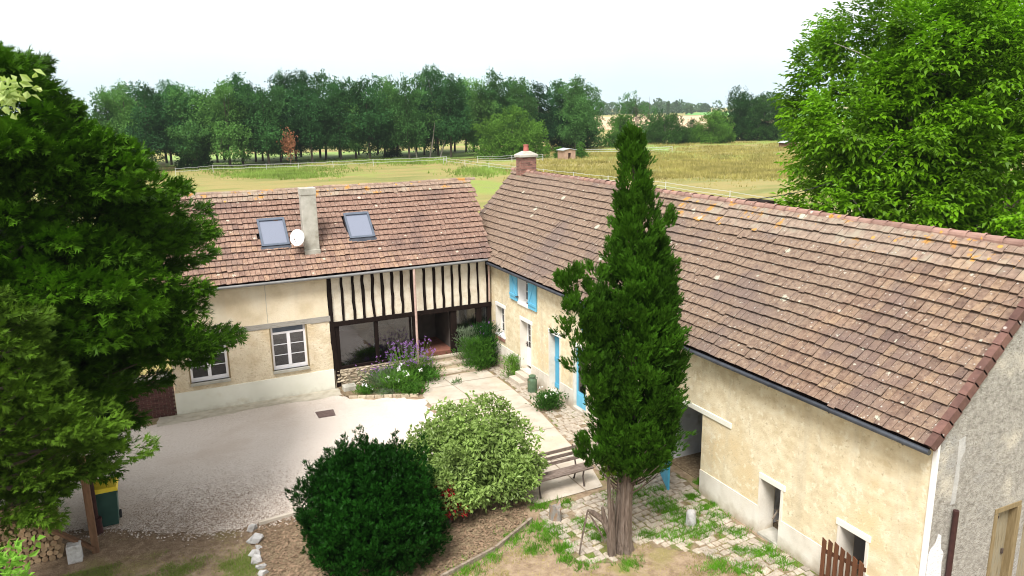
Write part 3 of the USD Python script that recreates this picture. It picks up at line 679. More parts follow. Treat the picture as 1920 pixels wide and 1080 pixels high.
B.part('roof_deck', slab_wall([(11.27, E0[2] - .05), (14.17, 6.80), (17.07, E0[2] - .05), (17.07, E0[2] - .11), (14.17, 6.72), (11.27, E0[2] - .11)], [], 22.0, lambda a, b, c: (a, YN + .03 + c, b)), M['timber'])
rgr = np.random.default_rng(6)
y = YN - .1
while y < 29.8:
    th = np.linspace(-.2, math.pi + .2, 9)
    l = .36
    z0 = 6.845 + .012 * math.sin(y * .9) + rgr.normal() * .004
    v = []
    for yy, rr in ((y, .132), (y + .05, .132), (y + .06, .115), (y + l + .02, .105)):
        v += [(14.17 + rr * math.cos(t), yy, z0 - .02 + rr * math.sin(t) * .95) for t in th]
    v = np.array(v); f = []
    for i in range(3):
        for j in range(8):
            f.append([i * 9 + j, i * 9 + j + 1, (i + 1) * 9 + j + 1, (i + 1) * 9 + j])
    B.part('ridge_tile', MB().add(v, f), M['ridge_tile'])
    y += l
for r in range(ROWS):
    a, b = r * Lr / ROWS, (r + 1) * Lr / ROWS + .03
    P = lambda u, v, h: E0 + np.array([0, 1., 0]) * u + Vd * v + Nn * h
    c = [(YN + .055, .068), (YN + .055, .03), (YN - .055, .03), (YN - .05, -.11), (YN - .075, -.11), (YN - .075, .060)]
    v = [P(u, a, h + (.02 if True else 0)) for u, h in c] + [P(u, b, h - .012) for u, h in c]
    f = [[i, (i + 1) % 6, 6 + (i + 1) % 6, 6 + i] for i in range(6)] + [[0, 5, 4, 4], [0, 4, 3, 3], [0, 3, 2, 2], [0, 2, 1, 1]] + [[6, 7, 8, 8], [6, 8, 9, 9], [6, 9, 10, 10], [6, 10, 11, 11]]
    f = np.array(f); f = np.vstack([f[:, [0, 1, 2]], f[:6][:, [0, 2, 3]]])
    B.part('verge_tile', MB().add(np.array(v), f), M['verge_tile'])
gz_e = E0[2] - .07
B.part('gutter', MB().tube([(11.18, YN - .06, gz_e + .01), (11.18, 17, gz_e - .005), (11.18, 26.1, gz_e + .01)], .05, 10), M['zinc'], smooth=50)
for k in range(12):
    B.part('gutter_bracket', MB().box((11.2, 8.2 + k * 1.6, gz_e - .075), (11.5, 8.225 + k * 1.6, gz_e - .06)), M['zinc'])
# brick chimney at the far end of the ridge
cx, cy, hw, hd = 14.2, 28.75, .36, .23
zb, zt = 6.55, 7.44
ch = B.part('chimney', MB().box((cx - hw + .015, cy - hd + .015, zb), (cx + hw - .015, cy + hd - .015, zt)), M['mortar'])
nc = 13
for r in range(nc):
    z0 = zb + .02 + r * (zt - zb - .03) / nc
    for side in range(4):
        L_ = 2 * (hw if side % 2 == 0 else hd)
        o = .11 * (r % 2)
        a = 0.0
        cutsb = [0.0] + [q for q in np.arange(o + .1, L_ - .05, .22)] + [L_]
        for a, b in zip(cutsb[:-1], cutsb[1:]):
            a, b = a + .006, b - .006
            if b - a < .04:
                continue
            pr = .012 + rgr.uniform(-.004, .004)
            hgt = (zt - zb) / nc - .016
            if side == 0: q = ((cx - hw + a, cy - hd - pr + .015, z0), (cx - hw + b, cy - hd + .02, z0 + hgt))
            elif side == 2: q = ((cx - hw + a, cy + hd - .02, z0), (cx - hw + b, cy + hd + pr - .015, z0 + hgt))
            elif side == 1: q = ((cx + hw - .02, cy - hd + a, z0), (cx + hw + pr - .015, cy - hd + b, z0 + hgt))
            else: q = ((cx - hw - pr + .015, cy - hd + a, z0), (cx - hw + .02, cy - hd + b, z0 + hgt))
            if z0 > 6.7:
                B.part('brick', MB().box(*q), M['brick'], ch)
cap = MB()
cap.box((cx - hw - .06, cy - hd - .06, zt - .0), (cx + hw + .06, cy + hd + .06, zt + .1), .012)
cap.add([(cx - hw - .05, cy - hd - .05, zt + .1), (cx + hw + .05, cy - hd - .05, zt + .1), (cx + hw + .05, cy + hd + .05, zt + .1), (cx - hw - .05, cy + hd + .05, zt + .1),
         (cx - .14, cy - .12, zt + .24), (cx + .14, cy - .12, zt + .24), (cx + .14, cy + .12, zt + .24), (cx - .14, cy + .12, zt + .24)], BOXF)
B.part('cap', cap, M['concrete'], ch)
B.part('chimney_pot', MB().tube([(cx, cy, zt + .2), (cx, cy, zt + .26), (cx, cy, zt + .45), (cx, cy, zt + .455), (cx, cy, zt + .50)], [.13, .115, .095, .112, .112], 14), M['pot'], ch, smooth=40)
B.part('roof_vent', MB().box((14.3, 15.2, 6.72), (14.75, 16.0, 6.93), .01), M['timber'], label='dark vent box behind the ridge')

# ---------------------------------------------------------------- the half-timbered house across the yard
YW = 26.4
A = Thing('half_timbered_house', 'cream house with dark half-timbered upper wall, wide glazing and two skylights', 'house', (0, YW, -.35))
fa = lambda a, b, c: (a, YW + c, b)
wA, wB = (3.19, 4.36, .66, 2.25), (.53, 1.72, .66, 2.25)
A.part('lower_wall', slab_wall(rect(0, 5.24, .4, 2.2), [rect(*wA), [(wB[0], wB[2]), (wB[1], wB[2]), (wB[1], 2.199), (wB[0], 2.199)]] if False else [], .3, fa) if False else
       slab_wall([(0, .4), (5.24, .4), (5.24, 2.2), (wA[1], 2.2), (wA[1], wA[2]), (wA[0], wA[2]), (wA[0], 2.2), (wB[1], 2.2), (wB[1], wB[2]), (wB[0], wB[2]), (wB[0], 2.2), (0, 2.2)], [], .3, fa), M['render_buff'])
A.part('upper_wall', slab_wall([(0, 2.38), (5.24, 2.38), (5.24, 3.95), (0, 3.95)], [], .3, fa), M['render_upper'])
A.part('plinth', MB().box((-.02, YW - .03, -.6), (5.24, YW + .3, .4)), M['plinth_white'])
A.part('timber_rail', MB().bar((0, YW + .05, 2.29), (4.55, YW + .05, 2.29), .13, .18), M['grey_timber'])
A.part('timber_rail', MB().bar((4.55, YW + .045, 2.285), (5.24, YW + .045, 2.285), .14, .20), M['grey_timber'], label='darker grey end of the timber rail')
A.part('control_joint', MB().box((3.12, YW - .006, 2.39), (3.135, YW + .01, 3.9)), M['concrete'])
for o in (wA, wB):
    x0, x1, z0, z1 = o
    yb = YW + .10
    sv = MB().box((x0, yb, 2.20), (x1, yb + .1, z1)) if False else MB()
    fr = A.part('window', sv.box((x0, yb, z0), (x0 + .07, yb + .07, 2.2)).box((x1 - .07, yb, z0), (x1, yb + .07, 2.2)).box((x0 + .07, yb, z0), (x1 - .07, yb + .07, z0 + .13)).box((x0 + .07, yb, 1.93), (x1 - .07, yb + .07, 2.0)).box(((x0 + x1) / 2 - .055, yb - .008, z0 + .13), ((x0 + x1) / 2 + .055, yb + .07, 1.93)), M['white_frame'])
    A.part('roller_blind_box', MB().box((x0 + .07, yb + .02, 2.0), (x1 - .07, yb + .08, 2.2)), M['skyframe'], fr)
    zz = np.linspace(z0 + .13, 1.93, 4)
    for a, b in ((x0 + .07, (x0 + x1) / 2 - .055), ((x0 + x1) / 2 + .055, x1 - .07)):
        for k in range(3):
            A.part('pane', MB().box((a, yb + .03, zz[k] + .01), (b, yb + .04, zz[k + 1] - .01)), M['glass'], fr)
            if k:
                A.part('glazing_bar', MB().box((a, yb + .015, zz[k] - .01), (b, yb + .05, zz[k] + .01)), M['white_frame'], fr)
    A.part('window_sill', MB().box((x0 - .03, YW - .07, z0 - .1), (x1 + .03, yb + .02, z0), .008), M['concrete'])
    A.part('jamb', MB().box((x0 - .045, YW - .012, z0), (x0 - .002, YW + .1, 2.2)).box((x1 + .002, YW - .012, z0), (x1 + .05, YW + .1, 2.2)), M['ochre_wood'])
# timber framed bay
A.part('infill_wall', MB().box((5.24, YW + .05, 2.06), (11.45, YW + .25, 3.95)), M['infill'])
def wavy(x, z0, z1, w, y, rg, wob=.018, lean=0.0):
    n = 6
    zz = np.linspace(z0, z1, n); dx = rg.normal(size=n) * wob; ww = w * (1 + rg.normal(size=n) * .10)
    v = []
    for z, d, q in zip(zz, dx, ww):
        xc = x + d + lean * (z1 - z) / (z1 - z0)
        v += [(xc - q / 2, y, z), (xc + q / 2, y, z), (xc + q / 2, y + .1, z), (xc - q / 2, y + .1, z)]
    f = []
    for i in range(n - 1):
        for j in range(4):
            f.append([i * 4 + j, i * 4 + (j + 1) % 4, (i + 1) * 4 + (j + 1) % 4, (i + 1) * 4 + j])
    f += [[3, 2, 1, 0], [4 * n - 4, 4 * n - 3, 4 * n - 2, 4 * n - 1]]
    return MB().add(v, f)
rgw = np.random.default_rng(8)
for x, w in zip([5.74, 6.12, 6.48, 6.84, 7.20, 7.55, 7.91, 8.30, 8.78, 9.17, 9.52, 9.88, 10.21, 10.56, 10.92, 11.31], [.08, .10, .105, .10, .095, .10, .10, .11, .10, .095, .09, .08, .08, .08, .07, .07]):
    A.part('stud', wavy(x, 2.08, 3.88, w, YW + .012, rgw, .012), M['timber'])
A.part('corner_post', wavy(5.27, -.3, 3.9, .15, YW - .02, rgw, .03, .06), M['timber'])
A.part('sill_beam', MB().box((5.3, YW - .01, 1.95), (11.46, YW + .2, 2.12), .012), M['timber'])
A.part('wall_plate', MB().box((5.3, YW + .0, 3.84), (11.46, YW + .2, 3.95)), M['timber'])
yg_ = YW + .09
for x0, x1 in ((5.36, 5.54), (6.82, 6.96), (8.28, 8.47), (9.78, 10.02), (10.84, 11.06), (11.3, 11.46)):
    A.part('frame_post', MB().box((x0, yg_ - .06, .34), (x1, yg_ + .10, 1.95), .008), M['timber'])
for x0, x1 in ((5.54, 6.82), (6.96, 8.28), (10.02, 10.84), (11.06, 11.3)):
    A.part('pane', MB().box((x0, yg_, .44), (x1, yg_ + .01, 1.95)), M['glass'])
for x0, x1 in ((5.54, 8.28), (10.02, 11.3)):
    A.part('frame_rail', MB().box((x0, yg_ - .05, .32), (x1, yg_ + .08, .44), .008), M['timber'])
# rubble base wall, stone by stone
bw = A.part('base_wall', MB().box((5.28, YW + .02, -.6), (8.75, YW + .3, .32)).box((10.4, YW + .02, -.6), (11.46, YW + .3, .32)), M['mortar'])
rgs = np.random.default_rng(9)
z = -.42
while z < .28:
    h = min(rgs.uniform(.07, .13), .31 - z)
    x = 5.32
    while x < 8.72:
        w = rgs.uniform(.13, .34)
        w = min(w, 8.74 - x)
        p = rgs.uniform(-1, 1, (14, 3)); p = np.sign(p) * np.abs(p) ** .45
        A.part('stone', trimesh.convex.convex_hull(p * [w / 2 - .008, .05, h / 2 - .006] + [x + w / 2, YW + .02 + rgs.uniform(-.01, .012), z + h / 2]), M['rubble'], bw)
        x += w
    z += h
# inside
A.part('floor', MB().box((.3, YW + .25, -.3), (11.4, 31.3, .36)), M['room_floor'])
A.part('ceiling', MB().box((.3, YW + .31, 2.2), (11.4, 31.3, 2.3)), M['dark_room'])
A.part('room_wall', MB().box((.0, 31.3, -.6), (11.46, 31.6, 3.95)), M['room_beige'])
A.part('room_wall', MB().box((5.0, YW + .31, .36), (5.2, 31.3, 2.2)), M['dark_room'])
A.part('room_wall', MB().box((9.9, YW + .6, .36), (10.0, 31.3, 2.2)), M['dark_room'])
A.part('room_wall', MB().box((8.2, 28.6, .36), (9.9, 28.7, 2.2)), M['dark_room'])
fgl = lambda y0: (lambda a, b, c: (y0 + c, a, b))
for x0 in (0.0, 11.18):
    A.part('gable_wall', slab_wall([(YW + .31, -.6), (31.29, -.6), (31.29, 3.95), (29.0, 6.5), (YW + .31, 3.98)], [], .28, fgl(x0)), M['render_buff'])
# roof
pl_ = math.atan2(6.64 - 3.9, 29.0 - 26.12)
Va = np.array([0, math.cos(pl_), math.sin(pl_)]); Na = np.array([0, -math.sin(pl_), math.cos(pl_)])
La = (29.0 - 26.12) / math.cos(pl_)
EA = np.array([0, 26.12, 3.9]) + Na * .02
chx0, chx1 = 4.63, 5.14
sky1, sky2 = (3.24, 4.18, 1.40, 2.60), (6.29, 7.22, 1.42, 2.58)
def keepA(u, v):
    if u > 11.42 + .36 * v / La:
        return False
    for a, b, c, d in (sky1, sky2):
        if a < u < b and c < v < d:
            return False
    return True
ta = tile_course(EA, np.array([1., 0, 0]), Va, Na, -.28, 11.85, La / ROWS, ROWS, TW, rgt, keep=keepA, sag=.012)
lay(A, [t for t in ta if t[1][0] > 1.2], lambda r, c: 'tile_ridge_lichen' if r >= ROWS - 2 else 'tile_red')
m0 = MB()
for t in ta:
    if t[1][0] <= 1.2:
        m0.add(t[2], BOXF)
A.part('roof_tiles', m0, M['tile_red'], kind='stuff')
Vab = np.array([0, -math.cos(pl_), math.sin(pl_)]); Nab = np.array([0, math.sin(pl_), math.cos(pl_)])
m1 = MB()
for t in tile_course(np.array([0, 31.88, 3.9]) + Nab * .02, np.array([1., 0, 0]), Vab, Nab, -.28, 11.7, La / ROWS, ROWS, .344, rgt):
    m1.add(t[2], np.array(BOXF)[:, ::-1])
A.part('roof_tiles', m1, M['tile_red'], kind='stuff')
A.part('roof_deck', slab_wall([(26.14, 3.86), (29.0, 6.6), (31.86, 3.86), (31.86, 3.79), (29.0, 6.52), (26.14, 3.79)], [], 11.7, lambda a, b, c: (-.26 + c, a, b)), M['timber'])
x = -.28
while x < 11.7:
    th = np.linspace(-.2, math.pi + .2, 7)
    v = []
    z0 = 6.62 + rgr.normal() * .006 + .012 * math.sin(x * 1.3)
    for xx, rr in ((x, .105), (x + .35, .095)):
        v += [(xx, 29.0 - rr * math.cos(t), z0 + rr * math.sin(t) * .85) for t in th]
    f = [[j, j + 7, j + 8, j + 1] for j in range(6)]
    A.part('ridge_tile', MB().add(v, f), M['tile_ridge_lichen'])
    x += .34
A.part('gutter', MB().tube([(-.3, 26.06, 3.86), (5.5, 26.06, 3.84), (11.2, 26.06, 3.86)], .05, 10), M['zinc_pale'], smooth=50)
A.part('downpipe', MB().tube([(8.3, 26.06, 3.85), (8.3, 26.08, 3.7), (8.31, 26.1, .3), (8.32, 26.1, -.3)], .045, 10), M['pipe_rose'], smooth=50)
A.part('downpipe', MB().tube([(11.3, 26.2, 3.85), (11.36, 26.34, 3.6), (11.36, 26.34, 2.2)], .03, 8), M['pipe_rose'], smooth=50)
for (a, b, c, d), nm in ((sky1, 'first'), (sky2, 'second')):
    P = lambda u, v, h: EA + np.array([1., 0, 0]) * u + Va * v + Na * h
    def rb(u0, u1, v0, v1, h0, h1):
        return MB().add([P(u0, v0, h0), P(u1, v0, h0), P(u1, v1, h0), P(u0, v1, h0), P(u0, v0, h1), P(u1, v0, h1), P(u1, v1, h1), P(u0, v1, h1)], BOXF)
    q = MB()
    for r_ in ((a, a + .07, c, d, -.03, .11), (b - .07, b, c, d, -.03, .11), (a + .07, b - .07, c, c + .08, -.03, .10), (a + .07, b - .07, d - .10, d, -.03, .125)):
        q.add(*rb(*r_).get())
    sk = A.part('skylight', q, M['skyframe'])
    A.part('pane', rb(a + .07, b - .07, c + .08, d - .10, .03, .075), M['skylight'], sk)
    A.part('flashing', rb(a - .04, b + .04, c - .16, c - .004, .03, .058), M['zinc'], sk)
chA = MB().box((chx0, 26.78, 3.9), (chx1, 27.2, 6.83), .015)
cA = A.part('chimney', chA, M['concrete'])
A.part('chimney_base', MB().box((chx0 - .02, 26.745, 4.3), (chx1 + .02, 27.3, 4.72), .012), M['concrete'], cA)
A.part('cap', MB().box((chx0 - .012, 26.76, 6.62), (chx1 + .012, 27.22, 6.86), .012), M['concrete'], cA)
ds = Thing('satellite_dish', 'white round satellite dish on the tiled roof beside the concrete chimney', 'satellite dish', (4.5, 26.85, 5.1))
dc, dn = np.array([4.37, 26.62, 5.22]), np.array([-.45, -.85, .30]); dn /= np.linalg.norm(dn)
e1 = np.cross(dn, [0, 0, 1]); e1 /= np.linalg.norm(e1); e2 = np.cross(e1, dn)
v, f = [dc - dn * .06], []
for k, rr in enumerate((.1, .19, .27)):
    v += [dc - dn * .06 * (1 - (rr / .27) ** 2) + rr * (math.cos(t) * e1 * .92 + math.sin(t) * e2 * 1.08) for t in np.arange(24) / 24 * 2 * math.pi]
for j in range(24):
    k = (j + 1) % 24
    f.append([0, 1 + j, 1 + k])
    for r in range(2):
        a, b, c, d = 1 + r * 24 + j, 1 + r * 24 + k, 1 + (r + 1) * 24 + k, 1 + (r + 1) * 24 + j
        f += [[a, d, c], [a, c, b]]
v = np.array(v); f = np.array(f)
ds.part('reflector', MB().add(v, f).add(v - dn * .012, f[:, ::-1]), M['dish'], smooth=60)
ds.part('mast', MB().tube([dc - dn * .07, dc - dn * .15 - np.array([0, 0, .02]), (4.6, 26.9, 5.08)], .022, 8).tube([dc - dn * .05 - e2 * .27, dc + dn * .28 - e2 * .1], .012, 6), M['zinc_pale'])
ds.part('receiver', MB().tube([dc + dn * .25 - e2 * .1, dc + dn * .34 - e2 * .06], .03, 8), M['dish'])
# brick pier at the left corner
bp = Thing('brick_wall', 'dark red brick garden wall beside the left corner of the house', 'wall', (-.5, 26.5, -.35))
core = bp.part('core', MB().box((-1.4, 26.47, -.6), (-.03, 26.72, .96)), M['mortar'])
for r in range(21):
    o = .11 * (r % 2)
    for a in np.arange(-1.42 - o, -.05, .225):
        b = min(a + .21, -.03)
        if b - max(a, -1.42) > .05:
            bp.part('brick', MB().box((max(a, -1.42), 26.445 + rgr.uniform(-.004, .004), -.5 + r * .07), (b, 26.475, -.44 + r * .07)), M['dark_brick'])
bp.part('coping', MB().box((-1.45, 26.43, .962), (-.03, 26.76, 1.03), .01), M['concrete'])

# ---------------------------------------------------------------- plants
from meshkit import fbm as _fbm
def unit(a):
    return a / np.maximum(np.linalg.norm(a, axis=-1, keepdims=True), 1e-9)


def sprays(P, D, L, W, k, rg, flat=None, spread=.75, tipup=0.0):
    """feathery sprays: along each stem k slender leaflets to the two sides and one at the tip (one triangle each)"""
    n = len(P)
    D = unit(D)
    S = unit(np.cross(D, rg.normal(size=(n, 3)) if flat is None else unit(flat + rg.normal(size=(n, 3)) * .35)))
    L = np.broadcast_to(L, (n,))[:, None]; W = np.broadcast_to(W, (n,))[:, None]
    V = []
    for j in range(k + 1):
        if j == k:
            b = P + D * L * .62; t = P + D * L * 1.05 + rg.normal(size=(n, 3)) * L * .04
            a = S * W * .5
        else:
            tt = .08 + .72 * j / k
            s = (1 if j % 2 else -1)
            b = P + D * L * tt
            t = b + (D * .75 + S * s * spread) * L * .46 * (1 - .45 * tt) + rg.normal(size=(n, 3)) * L * .06
            a = D * W * .55 - S * s * W * .25
        t[:, 2] += tipup * L[:, 0]
        V.append(np.stack([b - a, b + a, t], 1))
    V = np.concatenate(V, 0).reshape(-1, 3)
    return V, np.arange(len(V)).reshape(-1, 3)


def blades(P, D, Nn_, L, W, rg, fold=.25):
    """pointed leaves of two triangles, folded along the midrib"""
    n = len(P)
    D = unit(D); S = unit(np.cross(D, Nn_)); U = np.cross(S, D)
    L = np.broadcast_to(L, (n,))[:, None]; W = np.broadcast_to(W, (n,))[:, None]
    m = P + D * L * .45
    V = np.stack([P, m - S * W / 2 + U * W * fold, P + D * L - U * L * .12, m + S * W / 2 + U * W * fold], 1).reshape(-1, 3)
    i = np.arange(n)[:, None] * 4
    return V, np.vstack([i + [0, 1, 2], i + [0, 2, 3]])


def plume_points(A, Bp, R, cnt, rg, prof=lambda t: np.sin(np.pi * np.clip(t * .85 + .12, 0, 1)) ** .7, out=.6, up=.2, ax=.7, jit=.35, flatz=1.0, tpow=.8):
    """points spread over plumes (spindles from A to Bp, radius R) and the outward direction at each"""
    n = len(A)
    idx = np.repeat(np.arange(n), cnt)
    t = rg.random(len(idx)) ** tpow
    axis = unit(Bp - A)
    ref = unit(np.cross(axis, rg.normal(size=(n, 3)))); ref2 = np.cross(axis, ref)
    th = rg.random(len(idx)) * 2 * np.pi
    rr = np.sqrt(rg.uniform(.15, 1, len(idx))) * prof(t)
    rad = np.cos(th)[:, None] * ref[idx] + np.sin(th)[:, None] * ref2[idx]
    P = A[idx] + (Bp - A)[idx] * t[:, None] + rad * (R[idx] * rr)[:, None] * [1, 1, flatz]
    D = axis[idx] * ax + rad * out + np.array([0, 0, up]) + rg.normal(size=(len(idx), 3)) * jit
    return P, unit(D), idx, rad


def limb_mesh(trunk, rad, limbs, sides=9):
    mb = MB().tube(trunk, rad, sides)
    for p, r in limbs:
        mb.tube(p, r, 5)
    return mb


def bend(a, b, sag, n=5):
    a, b = np.asarray(a, float), np.asarray(b, float)
    t = np.linspace(0, 1, n)[:, None]
    p = a + (b - a) * t
    p[:, 2] += (sag * np.sin(t * np.pi))[:, 0]
    return p


# the big feathery conifer on the left
def conifer(name, label, base, height, rfun, zmin, nb, rg, mat_, per, L, W, k, trunk_r, lmul=1.0, group=None, droop=-.12, azr=None, hang=.0):
    T = Thing(name, label, 'tree', base)
    bx, by, bz = base
    zz = zmin + (height - zmin) * rg.random(nb) ** .95
    az = rg.random(nb) * 2 * np.pi if azr is None else rg.uniform(*azr, nb)
    r = np.array([rfun(z, a) for z, a in zip(zz, az)]) * rg.uniform(.72, 1.05, nb)
    tip = np.column_stack([bx + np.cos(az) * r, by + np.sin(az) * r, bz + zz + droop * r + rg.normal(size=nb) * .15])
    root = np.column_stack([np.full(nb, bx), np.full(nb, by), bz + np.maximum(zz - .25 * r, .3)])
    ln = np.minimum(np.maximum(r * .55, .5), 1.9) * lmul
    d = unit(tip - root)
    A_ = tip - d * np.minimum(ln, r)[:, None]
    R_ = np.clip(ln * .34, .18, .55) * rg.uniform(.8, 1.3, nb)
    cnt = np.maximum((per * ln / 1.2 * np.clip(R_ / .3, .6, 1.5)).astype(int), 12)
    P, D, idx, rad = plume_points(A_, tip, R_, cnt, rg, out=.55, up=.12, ax=.9, jit=.28, flatz=.42, tpow=.62)
    P[:, 2] -= hang * (np.linalg.norm(P - A_[idx], axis=1) / ln[idx]) ** 2
    flat = np.tile(np.array([0, 0, 1.0]), (len(P), 1)) + rad * .5
    n = len(P)
    T.part('crown', sprays(P, D, L * rg.uniform(.7, 1.3, n), W, k, rg, flat=flat), M[mat_], kind='stuff')
    limbs = []
    for i in rg.choice(nb, min(nb, 90), replace=False):
        limbs.append((bend(root[i], A_[i] + d[i] * ln[i] * .4, -.1 * r[i], 4), np.linspace(.05, .014, 4)))
    T.part('trunk', limb_mesh([(bx, by, bz - .1), (bx + .05, by, bz + height * .4), (bx, by + .04, bz + height * .75), (bx, by, bz + height * .97)], [trunk_r, trunk_r * .75, trunk_r * .4, .03], limbs), M['bark_dark'])
    return T

rg1 = np.random.default_rng(101)
zk = [0, 1.2, 2.0, 3.2, 4.5, 5.7, 6.6, 7.5, 8.5, 9.4, 10.3, 11.1, 11.5]
rk = [.9, 1.8, 2.5, 3.2, 4.0, 4.75, 5.15, 4.75, 4.1, 3.4, 2.6, 1.4, .2]
conifer('feathery_conifer', 'huge dark green feathery conifer hiding the left end of the half-timbered house', (-3.65, 20.2, 0), 11.5,
        lambda z, a: np.interp(z, zk, rk) * (1 + .11 * math.sin(3 * a + z * 1.7) + .09 * math.sin(7 * a - z * 2.3) + .06 * math.sin(13 * a + 3 * z)), 1.6, 780, rg1, 'leaf_ley', 88, .25, .034, 8, .34, hang=.18)
rg2 = np.random.default_rng(102)
zk2 = [0, 2.6, 3.2, 3.7, 4.4, 5.3, 6.2, 6.7, 7.0]; rk2 = [.3, .6, 1.7, 2.25, 2.05, 1.85, 1.35, .75, .1]
conifer('young_conifer', 'lighter olive-green conifer with drooping sprays over the wood shelter', (-3.2, 14.6, 0), 6.9,
        lambda z, a: np.interp(z, zk2, rk2) * (1 + .16 * math.sin(3 * a + z * 2) + .1 * math.sin(8 * a - z)), 3.35, 460, rg2, 'leaf_thuja', 110, .16, .021, 8, .14, lmul=.8, hang=.12)

# the columnar tree before the range
rg3 = np.random.default_rng(103)
CX, CY = 8.66, 12.62
T = Thing('columnar_cypress', 'tall dark green columnar tree with a bare fluted trunk on the cobbles', 'tree', (8.43, 12.57, 0))
A_, B_, R_ = [], [], []
zc = [1.8, 2.05, 2.5, 3.2, 4.2, 5.2, 6.0, 6.6, 7.3, 8.0, 8.6, 9.1]
rc = [.36, .60, .80, .90, .92, .86, .72, .53, .38, .30, .20, .04]
xc = [8.85, 8.78, 8.72, 8.70, 8.70, 8.72, 8.72, 8.68, 8.62, 8.58, 8.54, 8.51]
def column(n, zs, rs, xs, ys, z0, z1, ln, rad, lean=.45, kids=6, cs=.11):
    z = rg3.uniform(z0, z1, n); a = rg3.random(n) * 2 * np.pi
    ok = rg3.random(n) < np.clip(np.interp(z, zs, rs) / max(rs) + .22, 0, 1)
    z, a = z[ok], a[ok]
    R0 = np.interp(z, zs, rs)
    r = R0 * (.86 + .50 * (_fbm(np.column_stack([np.cos(a) * 1.8, np.sin(a) * 1.8, z * 1.6]), 3, 9) - .3)) * np.where(rg3.random(len(z)) < .22, rg3.uniform(.5, .8, len(z)), rg3.uniform(.88, 1.06, len(z)))
    x = np.interp(z, zs, xs); y = np.interp(z, zs, ys)
    cen = np.column_stack([x + np.cos(a) * r, y + np.sin(a) * r, z])
    out = np.column_stack([np.cos(a) * lean, np.sin(a) * lean, np.ones(len(z))])
    sc = np.clip(R0 + .3, .4, 1)
    i = np.repeat(np.arange(len(z)), kids)
    off = rg3.normal(size=(len(i), 3)) * cs * sc[i][:, None]
    d = unit(out[i] + off * 3.2 + rg3.normal(size=(len(i), 3)) * .12)
    l = ln * rg3.uniform(.6, 1.25, len(i)) * sc[i]
    A_.append(cen[i] + off - d * l[:, None]); B_.append(cen[i] + off + d * l[:, None] * .15); R_.append(rad * rg3.uniform(.7, 1.3, len(i)) * sc[i])
column(520, zc, rc, xc, [CY] * 12, 2.0, 9.0, .40, .085)
column(44, [4.0, 4.6, 5.4, 6.0, 6.5, 6.75], [.42, .42, .34, .28, .18, .03], [7.75, 7.45, 7.2, 7.12, 7.08, 7.08], [CY - .15] * 6, 4.0, 6.7, .36, .08)
column(22, [4.6, 5.4, 6.0, 6.5, 6.62], [.4, .32, .24, .14, .03], [7.95, 7.78, 7.66, 7.55, 7.5], [CY - .25] * 5, 4.6, 6.5, .34, .08)
column(22, [6.2, 6.8, 7.3, 7.75], [.34, .28, .20, .05], [9.0, 9.2, 9.30, 9.36], [CY] * 4, 6.2, 7.7, .32, .08)
column(12, [2.3, 2.7, 3.0, 3.25], [.22, .2, .14, .03], [7.6, 7.4, 7.28, 7.2], [CY - .3] * 4, 2.3, 3.2, .3, .08)
A_, B_, R_ = np.vstack(A_), np.vstack(B_), np.concatenate(R_)
ln = np.linalg.norm(B_ - A_, axis=1)
P, D, idx, rad = plume_points(A_, B_, R_, np.maximum((30 * ln / .5).astype(int), 12), rg3, out=.30, up=.45, ax=.95, jit=.26)
n = len(P)
T.part('crown', sprays(P, D, .125 * rg3.uniform(.7, 1.3, n), .019, 8, rg3, spread=.5), M['leaf_cypress'], kind='stuff')
tk = MB()
for k in range(7):
    a = k / 7 * 2 * math.pi + .3
    o = np.array([math.cos(a), math.sin(a), 0])
    tk.tube([np.array([8.43, 12.57, -.05]) + o * .17, np.array([8.44, 12.58, .25]) + o * .115, np.array([8.47, 12.6, 1.2]) + o * .10, np.array([8.55, 12.61, 2.2]) + o * .14, np.array([8.62, 12.62, 3.3]) + o * .12], [.11, .085, .08, .07, .05], 8)
tk.tube([(8.44, 12.57, -.05), (8.6, 12.6, 2.5), (8.66, 12.62, 6), (8.55, 12.62, 8.7)], [.14, .13, .09, .02], 8)
for i in range(46):
    a = rg3.random() * 2 * math.pi; z = rg3.uniform(1.3, 3.0)
    tk.tube(bend((8.5, 12.6, z - .2), (8.6 + math.cos(a) * .8, 12.6 + math.sin(a) * .8, z + .5), -.1, 4), np.linspace(.022, .006, 4), 4)
T.part('trunk', tk, M['bark'], smooth=40)
sm = MB()
for i in range(9):
    x0, y0 = 8.2 - rg3.uniform(0, .12), 12.45 + rg3.uniform(-.1, .1)
    sm.tube(bend((x0, y0, 0), (x0 - .05 + rg3.normal() * .08, y0 + rg3.normal() * .08, rg3.uniform(1.3, 2.4)), .0, 5) + rg3.normal(size=(5, 3)) * .018, np.linspace(.02, .007, 5), 5)
sm.tube(bend((8.07, 12.42, 0), (7.98, 12.5, 2.3), 0, 5), np.linspace(.065, .03, 5), 7)
T.part('dead_stem', sm, M['bark'], kind='stuff')
P, D, idx, rad = plume_points(np.array([[7.98, 12.5, 1.75], [7.9, 12.42, 1.9]]), np.array([[7.95, 12.5, 2.5], [8.1, 12.5, 2.5]]), np.array([.16, .16]), 60, rg3, up=.3)
T.part('shoot', sprays(P, D, .14, .024, 8, rg3), M['leaf_cypress'], kind='stuff')


